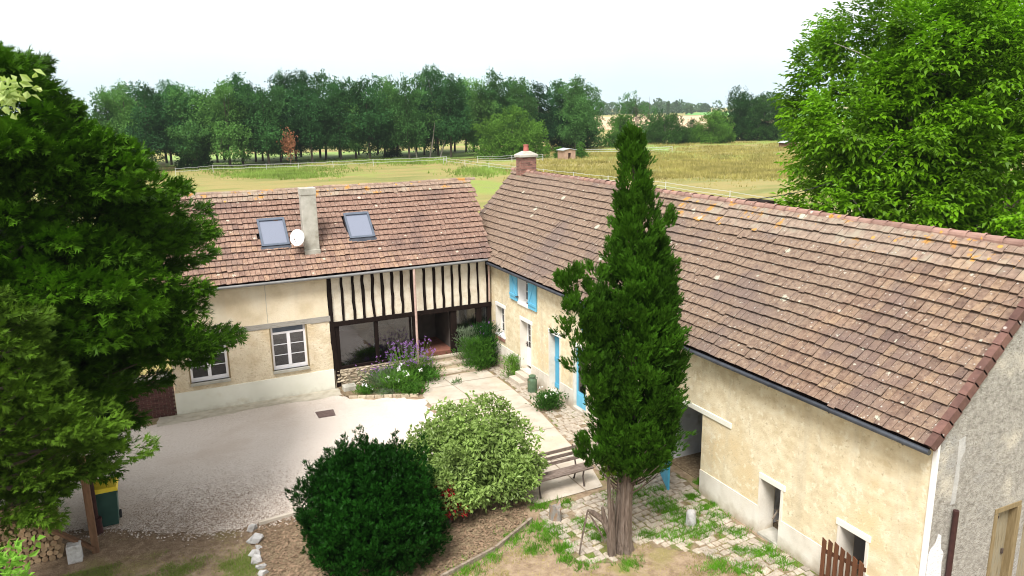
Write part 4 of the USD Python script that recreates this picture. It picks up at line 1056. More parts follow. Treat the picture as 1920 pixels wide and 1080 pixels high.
def shrub(name, label, cat, base, lobes, per, leaf, mat_, rg, size, k=6, stems=7, stem_mat='bark_dark', clump=.26, up=.3, extra=None, dens=90, inner=.25, group=None, zfloor=.05, outw=.9, thin=.62, rough=.28):
    """a shrub of clumps set over ellipsoid lobes (centre, radii)"""
    T = Thing(name, label, cat, base, group)
    C = []
    for c, r in lobes:
        c, r = np.array(c, float), np.array(r, float)
        n = max(6, int(dens * (r[0] * r[1] + r[0] * r[2] + r[1] * r[2]) / 3 * 4))
        d = unit(rg.normal(size=(n, 3)))
        rad_ = np.where(rg.random(n) < inner, rg.uniform(.3, .8, n), rg.uniform(.82, 1.06, n))
        p = c + d * r * rad_[:, None]
        C.append(np.hstack([p, d]))
    C = np.vstack(C)
    C[:, :3] += C[:, 3:] * ((_fbm(C[:, :3] * 1.3, 3, 4) - .5) * rough * 2)[:, None]
    st_ = rg.random(len(C)) < .05
    C[st_, :3] += (C[st_, 3:] * .6 + [0, 0, .6]) * rg.uniform(.1, .28, (st_.sum(), 1))
    C = C[C[:, 2] > base[2] + zfloor]
    n = len(C)
    d = unit(C[:, 3:] * outw + np.array([0, 0, up]) + rg.normal(size=(n, 3)) * .25)
    A_ = C[:, :3] - d * clump * .7; B_ = C[:, :3] + d * clump * .7
    P, D, idx, rad = plume_points(A_, B_, np.full(n, clump * thin) * rg.uniform(.7, 1.3, n), per, rg, out=.7, up=up * .6, ax=.55, jit=.35)
    m = len(P)
    if leaf == 'spray':
        g = sprays(P, D, size * rg.uniform(.7, 1.3, m), size * .13, k, rg)
    else:
        D = unit(D + rg.normal(size=(m, 3)) * .55 + rad * .5)
        g = blades(P, D, rg.normal(size=(m, 3)) * .6 + rad + np.array([0, 0, .9]), size * rg.uniform(.7, 1.3, m), size * .52 * rg.uniform(.8, 1.2, m), rg)
    T.part('foliage', g, M[mat_], kind='stuff')
    bx, by, bz = base
    for i in range(stems):
        j = rg.integers(n)
        q = bend((bx + rg.normal() * .06, by + rg.normal() * .06, bz - .03), C[j, :3], .1, 5)
        T.part('stem', MB().tube(q, np.linspace(.03, .008, 5) * (1 + clump), 5), M[stem_mat])
    return T

rg4 = np.random.default_rng(104)
shrub('yew_bush', 'large rounded blackish-green bush with upright shoots at the front of the mulch bed', 'bush', (3.6, 14.8, 0),
      [((3.2, 14.9, 1.0), (1.1, 1.15, 1.15)), ((3.85, 14.75, 1.12), (1.0, 1.1, 1.25)), ((3.5, 14.4, .7), (1.3, 1.05, .9)), ((3.5, 15.3, 1.15), (1.0, .9, 1.25)), ((4.2, 14.7, .6), (.7, .8, .75))],
      34, 'spray', 'leaf_yew', rg4, .095, k=8, clump=.22, up=1.1, dens=125, stems=5, thin=.4)
shrub('variegated_shrub', 'broad bright shrub with yellow-green leaves between the dark bush and the bench', 'bush', (6.5, 16.0, 0),
      [((6.6, 16.6, 1.4), (1.1, .95, 1.0)), ((7.2, 15.95, .95), (.85, .85, .9)), ((5.9, 16.1, 1.2), (1.1, .95, .9)), ((6.4, 15.6, .9), (1.2, .8, .8)), ((5.35, 16.2, 1.2), (.75, .75, .7)), ((7.3, 15.6, .6), (.6, .55, .55)), ((5.5, 15.4, .8), (.75, .55, .65))],
      20, 'blade', 'leaf_laurel', rg4, .125, clump=.25, up=.35, dens=56, stems=9, zfloor=.3)
shrub('red_shrub', 'small dark red leaved shrub squeezed between the two big bushes', 'bush', (5.35, 15.3, 0), [((5.3, 15.15, .85), (.32, .25, .35)), ((5.45, 15.0, .55), (.35, .25, .25))], 16, 'blade', 'leaf_red', rg4, .08, clump=.13, dens=60, stems=4)

# the walnut behind the range
rg5 = np.random.default_rng(105)
T = Thing('walnut_tree', 'big spreading broadleaf tree with bright green leaves behind the long tiled roof', 'tree', (28.2, 20.5, -.2))
limbs, tips = [], []
trunks = [((28.0, 20.5, -.3), (27.2, 20.2, 4.5), (26.0, 19.5, 8.0)), ((28.4, 20.7, -.3), (29.4, 20.5, 5.0), (30.0, 20.5, 10)), ((28.2, 20.3, -.3), (28.2, 19.5, 4.5), (27.6, 18.2, 9.0))]
tr = MB()
for t3 in trunks:
    tr.tube([t3[0], (np.array(t3[0]) + t3[1]) / 2 + rg5.normal(size=3) * .12, t3[1], t3[2]], [.34, .27, .2, .07], 9)
for L3 in [((27.2, 20.2, 4.2), (21.6, 18.6, 6.2)), ((27.6, 20.0, 3.6), (23.0, 17.0, 4.9)), ((29.0, 20.5, 4.4), (32.5, 17.5, 6.5)), ((28.2, 19.6, 4.3), (29.5, 15.5, 6.6)), ((26.6, 19.8, 6.5), (23, 18.5, 10.5)), ((29.6, 20.4, 6.5), (31.0, 18, 11))]:
    q = bend(L3[0], L3[1], .35, 6) + rg5.normal(size=(6, 3)) * .1
    tr.tube(q, np.linspace(.15, .03, 6), 6)
    for k in range(7):
        i = rg5.integers(2, 6)
        tr.tube(bend(q[i], q[i] + rg5.normal(size=3) * [1.1, 1.1, .9], .1, 4), np.linspace(.035, .008, 4), 4)
T.part('trunk', tr, M['bark_pale'])
lob = [((27.5, 20.3, 9.0), (5.2, 4.8, 4.4)), ((24.2, 19.0, 8.2), (3.4, 3.2, 2.8)), ((22.3, 18.6, 6.0), (2.6, 2.6, 1.9)), ((22.4, 18.0, 4.4), (2.3, 2.2, 1.3)), ((31.5, 20.0, 8.5), (4.4, 4.0, 3.8)), ((26.0, 16.5, 6.5), (2.8, 2.2, 1.8)),
       ((29.5, 16.8, 7.4), (3.0, 2.4, 2.0)), ((28.5, 21, 12.4), (4.4, 4.0, 2.6)), ((25.0, 17.8, 10.4), (2.5, 2.3, 2.1)), ((33, 17, 5.6), (2.2, 2.0, 1.5)), ((25.2, 15.4, 4.7), (2.0, 1.4, .9)), ((23.0, 16.4, 3.9), (1.9, 1.5, .9)), ((21.1, 18.3, 8.4), (1.0, 1.0, .8)), ((21.4, 17.2, 3.5), (1.5, 1.2, .9)), ((27.2, 14.9, 4.0), (1.2, .9, .7)), ((31.2, 15.2, 4.4), (1.3, 1.0, .7))]
C = []
for c, r in lob:
    c, r = np.array(c), np.array(r)
    m = int(3.8 * (r[0] * r[1] + r[0] * r[2] + r[1] * r[2]) / 3 * 4)
    d = unit(rg5.normal(size=(m, 3)))
    C.append(np.hstack([c + d * r * np.where(rg5.random(m) < .15, rg5.uniform(.45, .8, m), rg5.uniform(.84, 1.08, m))[:, None], d]))
C = np.vstack(C); C = C[(C[:, 2] > 2.6) & ((C[:, 2] > 5.2) | (C[:, 0] < 25.5) | (rg5.random(len(C)) < .45))]
C = C[~((C[:, 0] > 26.3) & (C[:, 0] < 32) & (C[:, 2] > 4.6) & (C[:, 2] < 7.8)) | (rg5.random(len(C)) < .30)]
C = C[_fbm(C[:, :3] * .55, 3, 21) > .44]
m = len(C)
cl = rg5.uniform(.35, .8, m)
per = 34
idx = np.repeat(np.arange(m), per)
P = C[idx, :3] + unit(rg5.normal(size=(m * per, 3))) * (cl[idx] * rg5.random(m * per) ** .45)[:, None] * [1, 1, .7]
D = unit(C[idx, 3:] * .7 + (P - C[idx, :3]) * 1.2 + rg5.normal(size=(m * per, 3)) * .4 + np.array([0, 0, -.12]))
V, F, nv = [], [], 0
S = unit(np.cross(D, np.array([0, 0, 1.0]) + rg5.normal(size=D.shape) * .2))
Ll = rg5.uniform(.26, .42, len(P))
for j, (tt, s, sc) in enumerate([(.25, 1, .8), (.3, -1, .8), (.62, 1, 1), (.66, -1, 1), (.9, 0, 1.15)]):
    b = P + D * (Ll * tt)[:, None]
    dd = unit(D * (.55 if s else 1) + S * s * .85 + np.array([0, 0, -.22]) + rg5.normal(size=D.shape) * .18)
    v, f = blades(b, dd, np.array([0, 0, 1.0]) + rg5.normal(size=D.shape) * .25, .205 * sc * rg5.uniform(.75, 1.25, len(P)), .112 * sc, rg5)
    V.append(v); F.append(f + nv); nv += len(v)
T.part('crown', (np.vstack(V), np.vstack(F)), M['leaf_walnut'], kind='stuff')

# broadleaf shoots at the lower left, and a pale branch reaching in from the left
shrub('broadleaf_sapling', 'bright fresh green leafy sapling at the bottom left corner', 'sapling', (-2.75, 12.1, 0), [((-2.5, 12.0, 3.0), (.36, .32, .42)), ((-2.7, 12.1, 2.2), (.45, .4, .5)), ((-2.8, 12.2, 1.2), (.4, .4, .5))], 9, 'blade', 'leaf_fresh', rg4, .15, clump=.2, up=.1, dens=48, stems=5)
PALE = np.array([-1.52, 12.0, 9.70])
T = Thing('pale_leaved_tree', 'slender tree with pale yellow-green leaf clusters reaching in at the left edge', 'tree', (-3.4, 12.3, 0))
tr = MB().tube([(-3.4, 12.3, 0), (-3.35, 12.3, 5), (-3.3, 12.2, 9.6)], [.09, .07, .03], 7)
tr.tube(bend((-3.32, 12.2, 9.3), PALE + [0, 0, .15], .15, 5), np.linspace(.022, .006, 5), 5)
T.part('trunk', tr, M['bark_pale'])
P = PALE + rg5.normal(size=(90, 3)) * [.15, .12, .13]
T.part('crown', blades(P, rg5.normal(size=(90, 3)) + [0.3, 0, -.7], rg5.normal(size=(90, 3)) + [0, -.6, .8], rg5.uniform(.10, .19, 90), rg5.uniform(.06, .11, 90), rg5), M['leaf_pale'], kind='stuff')

# trees beyond the paddock: five prototypes, the rest copies
def broad(name, label, cat, base, h, lobes, mat_, rg, leafsize, dens, per, trunk_r=.2, crown0=.25, group=None, bark='bark_dark', clump=.8, stems=1):
    T = Thing(name, label, cat, base, group)
    bx, by, bz = base
    C = []
    for c, r in lobes:
        c, r = np.array(c, float) + [bx, by, bz], np.array(r, float)
        m = max(5, int(dens * (r[0] * r[1] + r[0] * r[2] + r[1] * r[2]) / 3 * 4))
        d = unit(rg.normal(size=(m, 3)))
        C.append(np.hstack([c + d * r * np.where(rg.random(m) < .25, rg.uniform(.3, .8, m), rg.uniform(.8, 1.1, m))[:, None], d]))
    C = np.vstack(C)
    C = C[C[:, 2] > bz + .1]
    m = len(C); idx = np.repeat(np.arange(m), per)
    P = C[idx, :3] + unit(rg.normal(size=(m * per, 3))) * (clump * rg.uniform(.6, 1.2, m)[idx] * rg.random(m * per) ** .4)[:, None]
    D = unit(C[idx, 3:] * .6 + rg.normal(size=(m * per, 3)) * .6 + np.array([0, 0, .25]))
    T.part('crown', blades(P, D, rg.normal(size=P.shape) + np.array([0, 0, .9]), leafsize * rg.uniform(.7, 1.3, len(P)), leafsize * .6, rg), M[mat_], kind='stuff')
    for s in range(stems):
        o = rg.normal(size=2) * (.0 if stems == 1 else .7); ln_ = rg.normal(size=2) * (.15 if stems == 1 else 1.2)
        mb = MB().tube([(bx + o[0], by + o[1], bz - .2), (bx + o[0] + ln_[0] * .4, by + o[1] + ln_[1] * .4, bz + h * .3), (bx + o[0] + ln_[0], by + o[1] + ln_[1], bz + h * .62), (bx + o[0] + ln_[0], by + o[1] + ln_[1], bz + h * .9)], [trunk_r, trunk_r * .75, trunk_r * .4, .03], 7)
        for k in range(10):
            j = rg.integers(m)
            zz = bz + h * rg.uniform(.25, .6)
            mb.tube(bend((bx + o[0], by + o[1], zz), C[j, :3], .3, 4), np.linspace(trunk_r * .3, .02, 4), 4)
        T.part('trunk', mb, M[bark])
    return T

def poplar_lobes(h, w, rg, z0=.16):
    L_ = []
    for k in range(13):
        z = h * (z0 + .1 + (0.86 - z0) * (k + rg.uniform(-.3, .3)) / 12.5)
        q = w * (.38 + .62 * math.sin(math.pi * min(1, max(0, (z / h - z0 + .12) / (1.10 - z0))) ** .8))
        L_.append(((rg.normal() * w * .28, rg.normal() * w * .28, z), (q * .55 * rg.uniform(.7, 1.2), q * .55 * rg.uniform(.7, 1.2), h * .075 * rg.uniform(.9, 1.35))))
    L_.append(((rg.normal() * .3, 0, h * .93), (w * .24, w * .24, h * .07)))
    return L_

rg6 = np.random.default_rng(106)
GP = 'poplars in the front line of the row beyond the paddock'
LP = 'tall blue-green poplar in the front line of the row beyond the paddock'
GP2 = 'lower poplars behind the front line'
LP2 = 'lower dark poplar seen between the trunks of the front line'
protos = {}
row = []   # (px of the foot, distance y in metres, px of the top)
tops = [(215, 170), (250, 164), (288, 160), (322, 158), (352, 160), (372, 172), (408, 186), (432, 158), (456, 146), (480, 158), (505, 168), (527, 146), (556, 139), (586, 141), (612, 138), (640, 152), (668, 166), (694, 148), (722, 152), (745, 168), (768, 146), (796, 140), (822, 129), (846, 146), (874, 150), (902, 152), (934, 142), (962, 150), (986, 152), (1010, 158), (1050, 156), (1078, 152), (1102, 160)]
for i, (px, top) in enumerate(tops):
    row.append((px, 156 + 5 * math.sin(i * 2.4) + (0 if i % 3 else 7), top))
for px in range(230, 1010, 36):   # a second line close behind, lower
    row.append((px + 11, 172 + 4 * math.sin(px), 185 + 12 * math.sin(px * .7)))
def foot(px, Y):
    lo, hi = 200.0, 420.0
    for _ in range(40):
        m_ = (lo + hi) / 2
        if at(px, m_, -.35)[1] > Y: lo = m_
        else: hi = m_
    p = at(px, (lo + hi) / 2, -.35)
    return p
def height_at(p, px, py):
    """height of the thing standing at p whose top shows at picture height py"""
    d = CAM_F * FPX + CAM_R * (px - 960) - CAM_U * (py - 540)
    return CAM_H + d[2] * (p[1] / d[1]) - p[2]
H0, NPROT = 18.0, 5
for i, (px, Y, top) in enumerate(row):
    p = foot(px, Y); h = height_at(p, px, top)
    k = i % NPROT
    if k not in protos:
        z0 = [.10, .13, .09, .17, .11][k]
        protos[k] = (broad('poplar_tree', LP, 'tree', tuple(p), h, poplar_lobes(h, 5.2, rg6, z0), 'leaf_poplar', rg6, .42, 3.0, 13, trunk_r=.24, group=GP, clump=.85), h)
    else:
        src, hs = protos[k]
        second = i >= len(tops)
        copy_of(src, 'poplar_tree', p, rg6.uniform(0, 360), (rg6.uniform(.9, 1.15), rg6.uniform(.9, 1.15), h / hs), LP2 if second else LP, 'tree', GP2 if second else GP)

def bush_at(name, label, px, Y, top, wpx, mat_, dens=1.6, per=12, size=.42, loose=1.0, stems=1, squat=.5, tr_=.15, bark='bark_dark', cat='tree', clump=.7):
    p = foot(px, Y); h = height_at(p, px, top)
    w = wpx / FPX * np.linalg.norm(p - CAM_P) / 2
    L_ = []
    for k in range(15):
        u = rg6.random(); z = h * (squat + (1 - squat - .12) * u) if loose < 1 else h * (.14 + .72 * u)
        rim = math.sqrt(max(.05, 1 - (z / h * .98) ** 2.2)); a = rg6.random() * 2 * math.pi; r = w * .74 * rg6.random() ** .4 * rim
        q = w * rg6.uniform(.26, .44) * (.55 + .45 * rim)
        L_.append(((math.cos(a) * r, math.sin(a) * r, z), (q, q, min(q * .8, h * .2))))
    L_.append(((rg6.normal() * w * .1, 0, h * .86), (w * .26, w * .26, h * .13)))
    if loose >= 1:
        for s in range(7):
            a = s / 7 * 2 * math.pi
            L_.append(((math.cos(a) * w * .66, math.sin(a) * w * .5, h * .16), (w * .36, w * .36, h * .2)))
    return broad(name, label, cat, tuple(p), h, L_, mat_, rg6, size, dens * loose, per, trunk_r=tr_, stems=stems, bark=bark, clump=clump)

bush_at('hornbeam_bush', 'wide dark green bush standing in front of the poplars above the brick chimney', 960, 143, 206, 152, 'leaf_hedge', dens=2.4, squat=.38, cat='bush')
bush_at('dark_tree', 'dense dark tree closing the right end of the poplar row', 1080, 162, 152, 92, 'leaf_dark', dens=2.2, squat=.30)
bush_at('dark_tree', 'narrow dark tree just left of the gap at the end of the poplar row', 1052, 166, 160, 60, 'leaf_poplar', dens=2.2, squat=.3)
bush_at('loose_tree', 'airy grey-green tree with see-through crown above the hedge', 1193, 190, 172, 96, 'leaf_poplar', dens=1.3, per=10, squat=.5, stems=3, bark='bark_dark')
bush_at('loose_tree', 'thin grey tree just right of the airy see-through tree', 1240, 190, 204, 70, 'leaf_poplar', dens=1.3, per=9, squat=.4, stems=2)
bush_at('hedge_shrub', 'yellowish green bush left of the columnar tree top', 1162, 163, 218, 76, 'leaf_hedge', dens=2.6, squat=.35, cat='bush')
bush_at('hedge_shrub', 'dark green hedge bush right of the columnar tree top', 1246, 170, 218, 96, 'leaf_dark', dens=2.4, squat=.35, cat='bush')
bush_at('hedge_shrub', 'low bramble bush below the wheat field', 1296, 168, 244, 70, 'leaf_hedge', dens=2.4, squat=.3, cat='bush')
bush_at('hedge_shrub', 'small round dark bush at the edge of the wheat field', 1302, 205, 222, 34, 'leaf_dark', dens=2.4, squat=.35, cat='bush')
bush_at('hedge_shrub', 'round bright green bush left of the tall dark tree clump', 1336, 164, 212, 86, 'leaf_hedge', dens=2.6, squat=.35, cat='bush')
bush_at('dark_tree', 'tallest dark tree in the clump right of the wheat field', 1384, 172, 163, 112, 'leaf_dark', dens=2.2, squat=.32)
bush_at('dark_tree', 'second peak of the dark tree clump right of the wheat field', 1432, 168, 176, 116, 'leaf_dark', dens=2.3, squat=.3)
bush_at('hedge_shrub', 'grey-green bush at the right foot of the dark tree clump', 1462, 165, 212, 66, 'leaf_poplar', dens=2.4, squat=.3, cat='bush')
bush_at('hedge_shrub', 'low green hedge bush beside the small grey roofed shelter', 1496, 160, 222, 74, 'leaf_hedge', dens=2.4, squat=.3, cat='bush')
bush_at('hedge_shrub', 'dark hedge bush half hidden by the broadleaf tree', 1540, 155, 212, 80, 'leaf_dark', dens=2.4, squat=.3, cat='bush')
bush_at('hedge_shrub', 'small bush right beside the little brick hut', 1090, 133, 268, 26, 'leaf_hedge', dens=3, squat=.35, size=.3, cat='bush', clump=.4)
bush_at('hedge_shrub', 'small bush left beside the little brick hut', 1048, 136, 278, 24, 'leaf_hedge', dens=3, squat=.35, size=.3, cat='bush', clump=.4)
bush_at('hedge_shrub', 'dark low bush among the trunks of the poplar row', 735, 160, 262, 36, 'leaf_dark', dens=3, squat=.35, size=.35, cat='bush', clump=.5)
bush_at('hedge_shrub', 'dark bush at the left end of the paddock under the poplars', 362, 154, 262, 60, 'leaf_dark', dens=3, squat=.35, size=.35, cat='bush', clump=.5)
# pale leaning trunks and the dead branch in the row
for k, (px, ln, lb) in enumerate([(782, -14, 'left-leaning pale bare trunk'), (806, 12, 'right-leaning pale bare trunk'), (826, 20, 'most slanting pale bare trunk')]):
    p = foot(px, 152 + k)
    q = p + CAM_R * ln * .11 + np.array([0, 0, 7.5])
    t_ = Thing('leaning_tree', f'leaning tree with a {lb} at the front of the poplar row', 'tree', tuple(p))
    mb = MB().tube([p, (p + q) / 2 + [0.2, 0, .3], q], [.17, .12, .05], 6)
    t_.part('trunk', mb, M['bark_pale'])
    Pq = q + rg6.normal(size=(260, 3)) * [1.1, 1.1, 1.3]
    t_.part('crown', blades(Pq, rg6.normal(size=Pq.shape), rg6.normal(size=Pq.shape), .42, .25, rg6), M['leaf_poplar'], kind='stuff')
p = foot(545, 149)
dd = Thing('dead_tree', 'brown dead tree with withered leaves in front of the poplar row', 'tree', tuple(p))
dd.part('trunk', MB().tube([p, p + [.2, 0, 2.5], p + [-.1, 0, 6]], [.14, .1, .04], 6), M['bark_dark'])
Pq = p + [0, 0, 4.2] + rg6.normal(size=(620, 3)) * [.65, .65, 1.15]
dd.part('crown', blades(Pq, rg6.normal(size=Pq.shape) + [0, 0, -1], rg6.normal(size=Pq.shape), .36, .2, rg6), M['leaf_dead'], kind='stuff')
# far woods: masses nobody could count
def wood(name, pxs, Y, hgt, depth, seed, mat_='leaf_wood'):
    rg = np.random.default_rng(seed)
    V, F, nv = [], [], 0
    a, b = foot(pxs[0], Y), foot(pxs[1], Y * (pxs[2] if len(pxs) > 2 else 1))
    n = int(np.linalg.norm(b - a) / 5)
    for i in range(n):
        c = a + (b - a) * rg.random() + np.array([0, rg.uniform(0, depth), 0])
        h = hgt * rg.uniform(.75, 1.1) * (1 + .12 * math.sin(i * .37))
        m = 85
        d = unit(rg.normal(size=(m, 3)))
        P = c + [0, 0, h * .5] + d * [5.5, 5.5, h * .5]
        P[:, 2] = np.maximum(P[:, 2], c[2] + .5)
        v, f = blades(P, d + rg.normal(size=(m, 3)) * .8, d + rg.normal(size=(m, 3)) * .4, 3.6, 2.6, rg)
        V.append(v); F.append(f + nv); nv += len(v)
    single(name, (np.vstack(V), np.vstack(F)), M[mat_], kind='stuff')
wood('far_wood', (1105, 1300), 820, 15, 60, 1)
wood('far_wood', (1200, 1480, .92), 900, 12, 80, 2)
wood('far_wood', (1440, 1700, .75), 640, 14, 60, 3)
for px, top, lb in ((1252, 192, 'tall lone dark poplar on the far horizon'), (1288, 201, 'left one of a pair of small far poplars on the horizon'), (1296, 199, 'right one of a pair of small far poplars on the horizon')):
    p = foot(px, 700); h = height_at(p, px, top)
    broad('far_poplar', lb, 'tree', tuple(p), h, [((0, 0, h * z), (h * .11, h * .11, h * .16)) for z in (.2, .4, .6, .8, .9)], 'leaf_wood', rg6, 1.3, 2.2, 10, trunk_r=.4, clump=1.0)

# paddock grass
rg7 = np.random.default_rng(107)
def tufts(name, mat_, pts, h, w, nb, rg, lean=.35, spread=.08):
    n = len(pts) * nb
    P = np.repeat(pts, nb, 0) + np.column_stack([rg.normal(size=(n, 2)) * spread, np.zeros(n)])
    hh = np.repeat(np.broadcast_to(h, len(pts)), nb) * rg.uniform(.5, 1.2, n)
    a = rg.random(n) * 2 * np.pi
    s = np.column_stack([np.cos(a), np.sin(a), np.zeros(n)]) * (w / 2)
    t = P + np.column_stack([rg.normal(size=(n, 2)) * lean, np.ones(n)]) * hh[:, None]
    V = np.stack([P - s, P + s, t], 1).reshape(-1, 3)
    return single(name, (V, np.arange(3 * n).reshape(-1, 3)), M[mat_], kind='stuff')
def px_patch(n, x0, x1, y0, y1, rg):
    return np.array([at(px, py, -.41) for px, py in zip((x0 + x1) / 2 + (x1 - x0) * .28 * rg.normal(size=n), (y0 + y1) / 2 + (y1 - y0) * .30 * rg.normal(size=n))])
cl = []
for _ in range(230):
    px, py = rg7.uniform(1020, 1500), rg7.uniform(268, 335)
    c = at(px, py, -.41); m = rg7.integers(10, 60)
    cl.append(c + np.column_stack([rg7.normal(size=(m, 2)) * [3.2, 1.1], np.zeros(m)]))
tufts('paddock_grass', 'grass_dry', np.vstack(cl), .55, .16, 4, rg7, spread=.25)
tufts('paddock_grass', 'grass_dry', px_patch(2600, 1100, 1520, 266, 330, rg7), .3, .14, 5, rg7, spread=.6)
tufts('green_rushes', 'grass_field', np.vstack([px_patch(1400, 440, 600, 324, 334, rg7), px_patch(900, 360, 640, 312, 324, rg7), px_patch(900, 640, 860, 299, 308, rg7), px_patch(420, 850, 960, 315, 330, rg7)]), .5, .14, 4, rg7, spread=.3)

# ---------------------------------------------------------------- yard furniture, bed plants, fences
rg8 = np.random.default_rng(208)
S_ = Thing('stone_steps', 'three worn pale stone steps up to the open glazed door', 'steps', (9.5, 26.0, -.35))
for k, (x0, x1, y0, z1) in enumerate([(8.75, 10.55, 25.62, -.16), (8.7, 10.45, 25.98, .05), (8.72, 10.3, 26.28, .27)]):
    st_ = S_.part('step', MB().box((x0 + .03, y0 + .05, -.6), (x1 - .03, 26.48, z1 - .07)), M['rubble'])
    p = np.array([(x0, y0), (x1, y0 + .05), (x1 - .02, 26.47), (x0, 26.47)]); ch = .015
    c = p.mean(0); q = c + (p - c) * .985
    v = np.vstack([np.column_stack([p, np.full(4, z1 - .068)]), np.column_stack([p, np.full(4, z1 - ch)]), np.column_stack([q, np.full(4, z1)])])
    f = [[3, 2, 1, 0]] + [[a, (a + 1) % 4, 4 + (a + 1) % 4, 4 + a] for a in range(4)] + [[4 + a, 4 + (a + 1) % 4, 8 + (a + 1) % 4, 8 + a] for a in range(4)] + [[8, 9, 10, 11]]
    S_.part('tread', MB().add(v, f), M['step_stone'], st_)
ds_ = Thing('doorstep', 'low two-tier concrete doorstep before the white half-glazed door', 'doorstep', (11.2, 23.4, -.2))
ds_.part('slab', MB().box((10.98, 23.0, -.4), (11.46, 23.85, -.02), .012), M['path'])
ds_.part('slab', MB().box((11.22, 23.02, -.02), (11.46, 23.83, .13), .01), M['path'])
soil_poly = rough_edge([(5.36, 26.4), (5.36, 25.1), (7.6, 24.05), (7.8, 24.4), (8.62, 25.95), (8.7, 26.4)], .15, .03, 9)
single('flower_bed', sheet(soil_poly, .05), M['mulch'], kind='structure')
kb = Thing('bed_edging', 'low stone edging along the front of the flower bed', 'edging', (6.4, 24.6, -.3))
for k in range(8):
    a, b = k / 8, (k + 1) / 8 - .01
    p0 = np.array([5.42 + a * 2.18, 25.02 - a * 1.05]); p1 = np.array([5.42 + b * 2.18, 25.02 - b * 1.05])
    z = float(gz(0, p0[1]))
    kb.part('stone', MB().bar((*p0, z + .03), (*p1, z + .03), .11, .13 + .02 * rg8.random()), M['rubble'])
cb = Thing('stone_block', 'pale concrete block at the corner of the flower bed by the white plinth', 'block', (5.6, 25.9, -.35))
cb.part('block', MB().box((5.42, 25.75, -.36), (5.88, 26.1, -.12), .02), M['concrete'])

def herb(name, label, x, y, h, spread, n, leafm, rg, flower=None, nf=0, fsize=.05, stem=True, size=.14, wid=.04, group=None, top=.75):
    z0 = float(gz(x, y)) + .04
    T = Thing(name, label, 'plant', (x, y, z0), group)
    P = np.column_stack([x + rg.normal(size=n) * spread * .5, y + rg.normal(size=n) * spread * .42, z0 + h * top * rg.random(n) ** .9])
    r = (P - [x, y, z0]) * [1, 1, .5]
    D = unit(r * .6 + rg.normal(size=(n, 3)) * .35 * [1, 1, .6] + [0, 0, .42])
    T.part('foliage', blades(P, D, rg.normal(size=(n, 3)) + [0, 0, .5], size * rg.uniform(.6, 1.4, n), wid, rg), M[leafm], kind='stuff')
    if nf:
        fp = np.column_stack([x + rg.normal(size=nf) * spread * .55, y + rg.normal(size=nf) * spread * .45, z0 + h * rg.uniform(.55, 1.08, nf)])
        m = 6
        Pf = np.repeat(fp, m, 0) + rg.normal(size=(nf * m, 3)) * fsize * .4
        T.part('flowers', blades(Pf, rg.normal(size=Pf.shape), rg.normal(size=Pf.shape), fsize, fsize * .8, rg), M[flower], kind='stuff')
        st = MB()
        for q in fp[:120]:
            st.tube([(x + (q[0] - x) * .3, y + (q[1] - y) * .3, z0), ((x + q[0]) / 2 + (q[0] - x) * .2, (y + q[1]) / 2 + (q[1] - y) * .2, (z0 + q[2]) / 2), q], [.006, .005, .003], 3, cap=False)
        T.part('stems', st, M['leaf_bed'], kind='stuff')
    return T
herb('verbena_plant', 'tall purple flowering plant against the big glass pane by the downpipe', 7.8, 25.75, 1.4, .75, 420, 'leaf_bed', rg8, 'flower_purple', 130, .046, size=.16, wid=.022, top=.6)
herb('verbena_plant', 'lower purple flowering plant spreading under the left glass pane', 6.7, 25.95, .75, .75, 260, 'leaf_grey', rg8, 'flower_purple', 60, .038, size=.14, wid=.02)
herb('verbena_plant', 'small purple flowering plant at the left side of the stone steps', 8.62, 26.0, 1.0, .35, 160, 'leaf_bed', rg8, 'flower_purple', 34, .042, size=.14, wid=.02)
herb('bushy_plant', 'wispy brown-green grassy plant in the middle of the flower bed', 6.85, 25.2, .7, .6, 1500, 'leaf_grey', rg8, size=.2, wid=.016)
herb('bushy_plant', 'fresh green bushy plant right in front of the downpipe', 8.25, 25.55, .55, .6, 1400, 'leaf_bed', rg8, size=.14, wid=.035)
herb('bushy_plant', 'tall green plant with white flowers in the flower bed', 7.1, 24.85, .75, .6, 1300, 'leaf_bed', rg8, 'white_petal', 9, .085, size=.2, wid=.022)
herb('bushy_plant', 'low green plant with one white bloom at the left of the bed', 6.05, 25.15, .32, .32, 500, 'leaf_bed', rg8, 'white_petal', 4, .09, size=.13, wid=.03)
herb('bushy_plant', 'bluish grey cushion plant at the front edge of the bed', 6.65, 24.68, .22, .28, 500, 'leaf_grey', rg8, size=.09, wid=.02)
herb('bushy_plant', 'yellow-green plant at the right front corner of the bed', 7.5, 24.3, .36, .4, 700, 'leaf_hedge', rg8, size=.13, wid=.04)
herb('bushy_plant', 'dark green plant along the back of the flower bed', 7.2, 25.9, .6, .7, 900, 'leaf_dark', rg8, size=.16, wid=.03)
herb('tall_shrub', 'bright green bushy plant right of the stone steps', 10.6, 25.85, 1.25, .62, 2600, 'leaf_bed', rg8, size=.16, wid=.03, top=.95)
herb('tall_shrub', 'dark feathery shrub in the corner between the two buildings', 11.05, 26.0, 1.7, .5, 1500, 'leaf_dark', rg8, 'flower_purple', 14, .04, size=.2, wid=.022, top=.95)
herb('tall_shrub', 'grey wispy plant before the rightmost glass panes', 10.35, 26.2, 1.6, .4, 1200, 'leaf_grey', rg8, size=.16, wid=.02, top=.95)
herb('wall_weed', 'leggy green weed growing against the wall left of the white door', 11.28, 24.15, 1.0, .32, 650, 'leaf_bed', rg8, size=.18, wid=.022)
herb('rose_bush', 'small bush with a few white roses on the cobbles between the doors', 10.78, 20.4, .62, .42, 1500, 'leaf_dark', rg8, 'white_petal', 4, .055, size=.09, wid=.045)
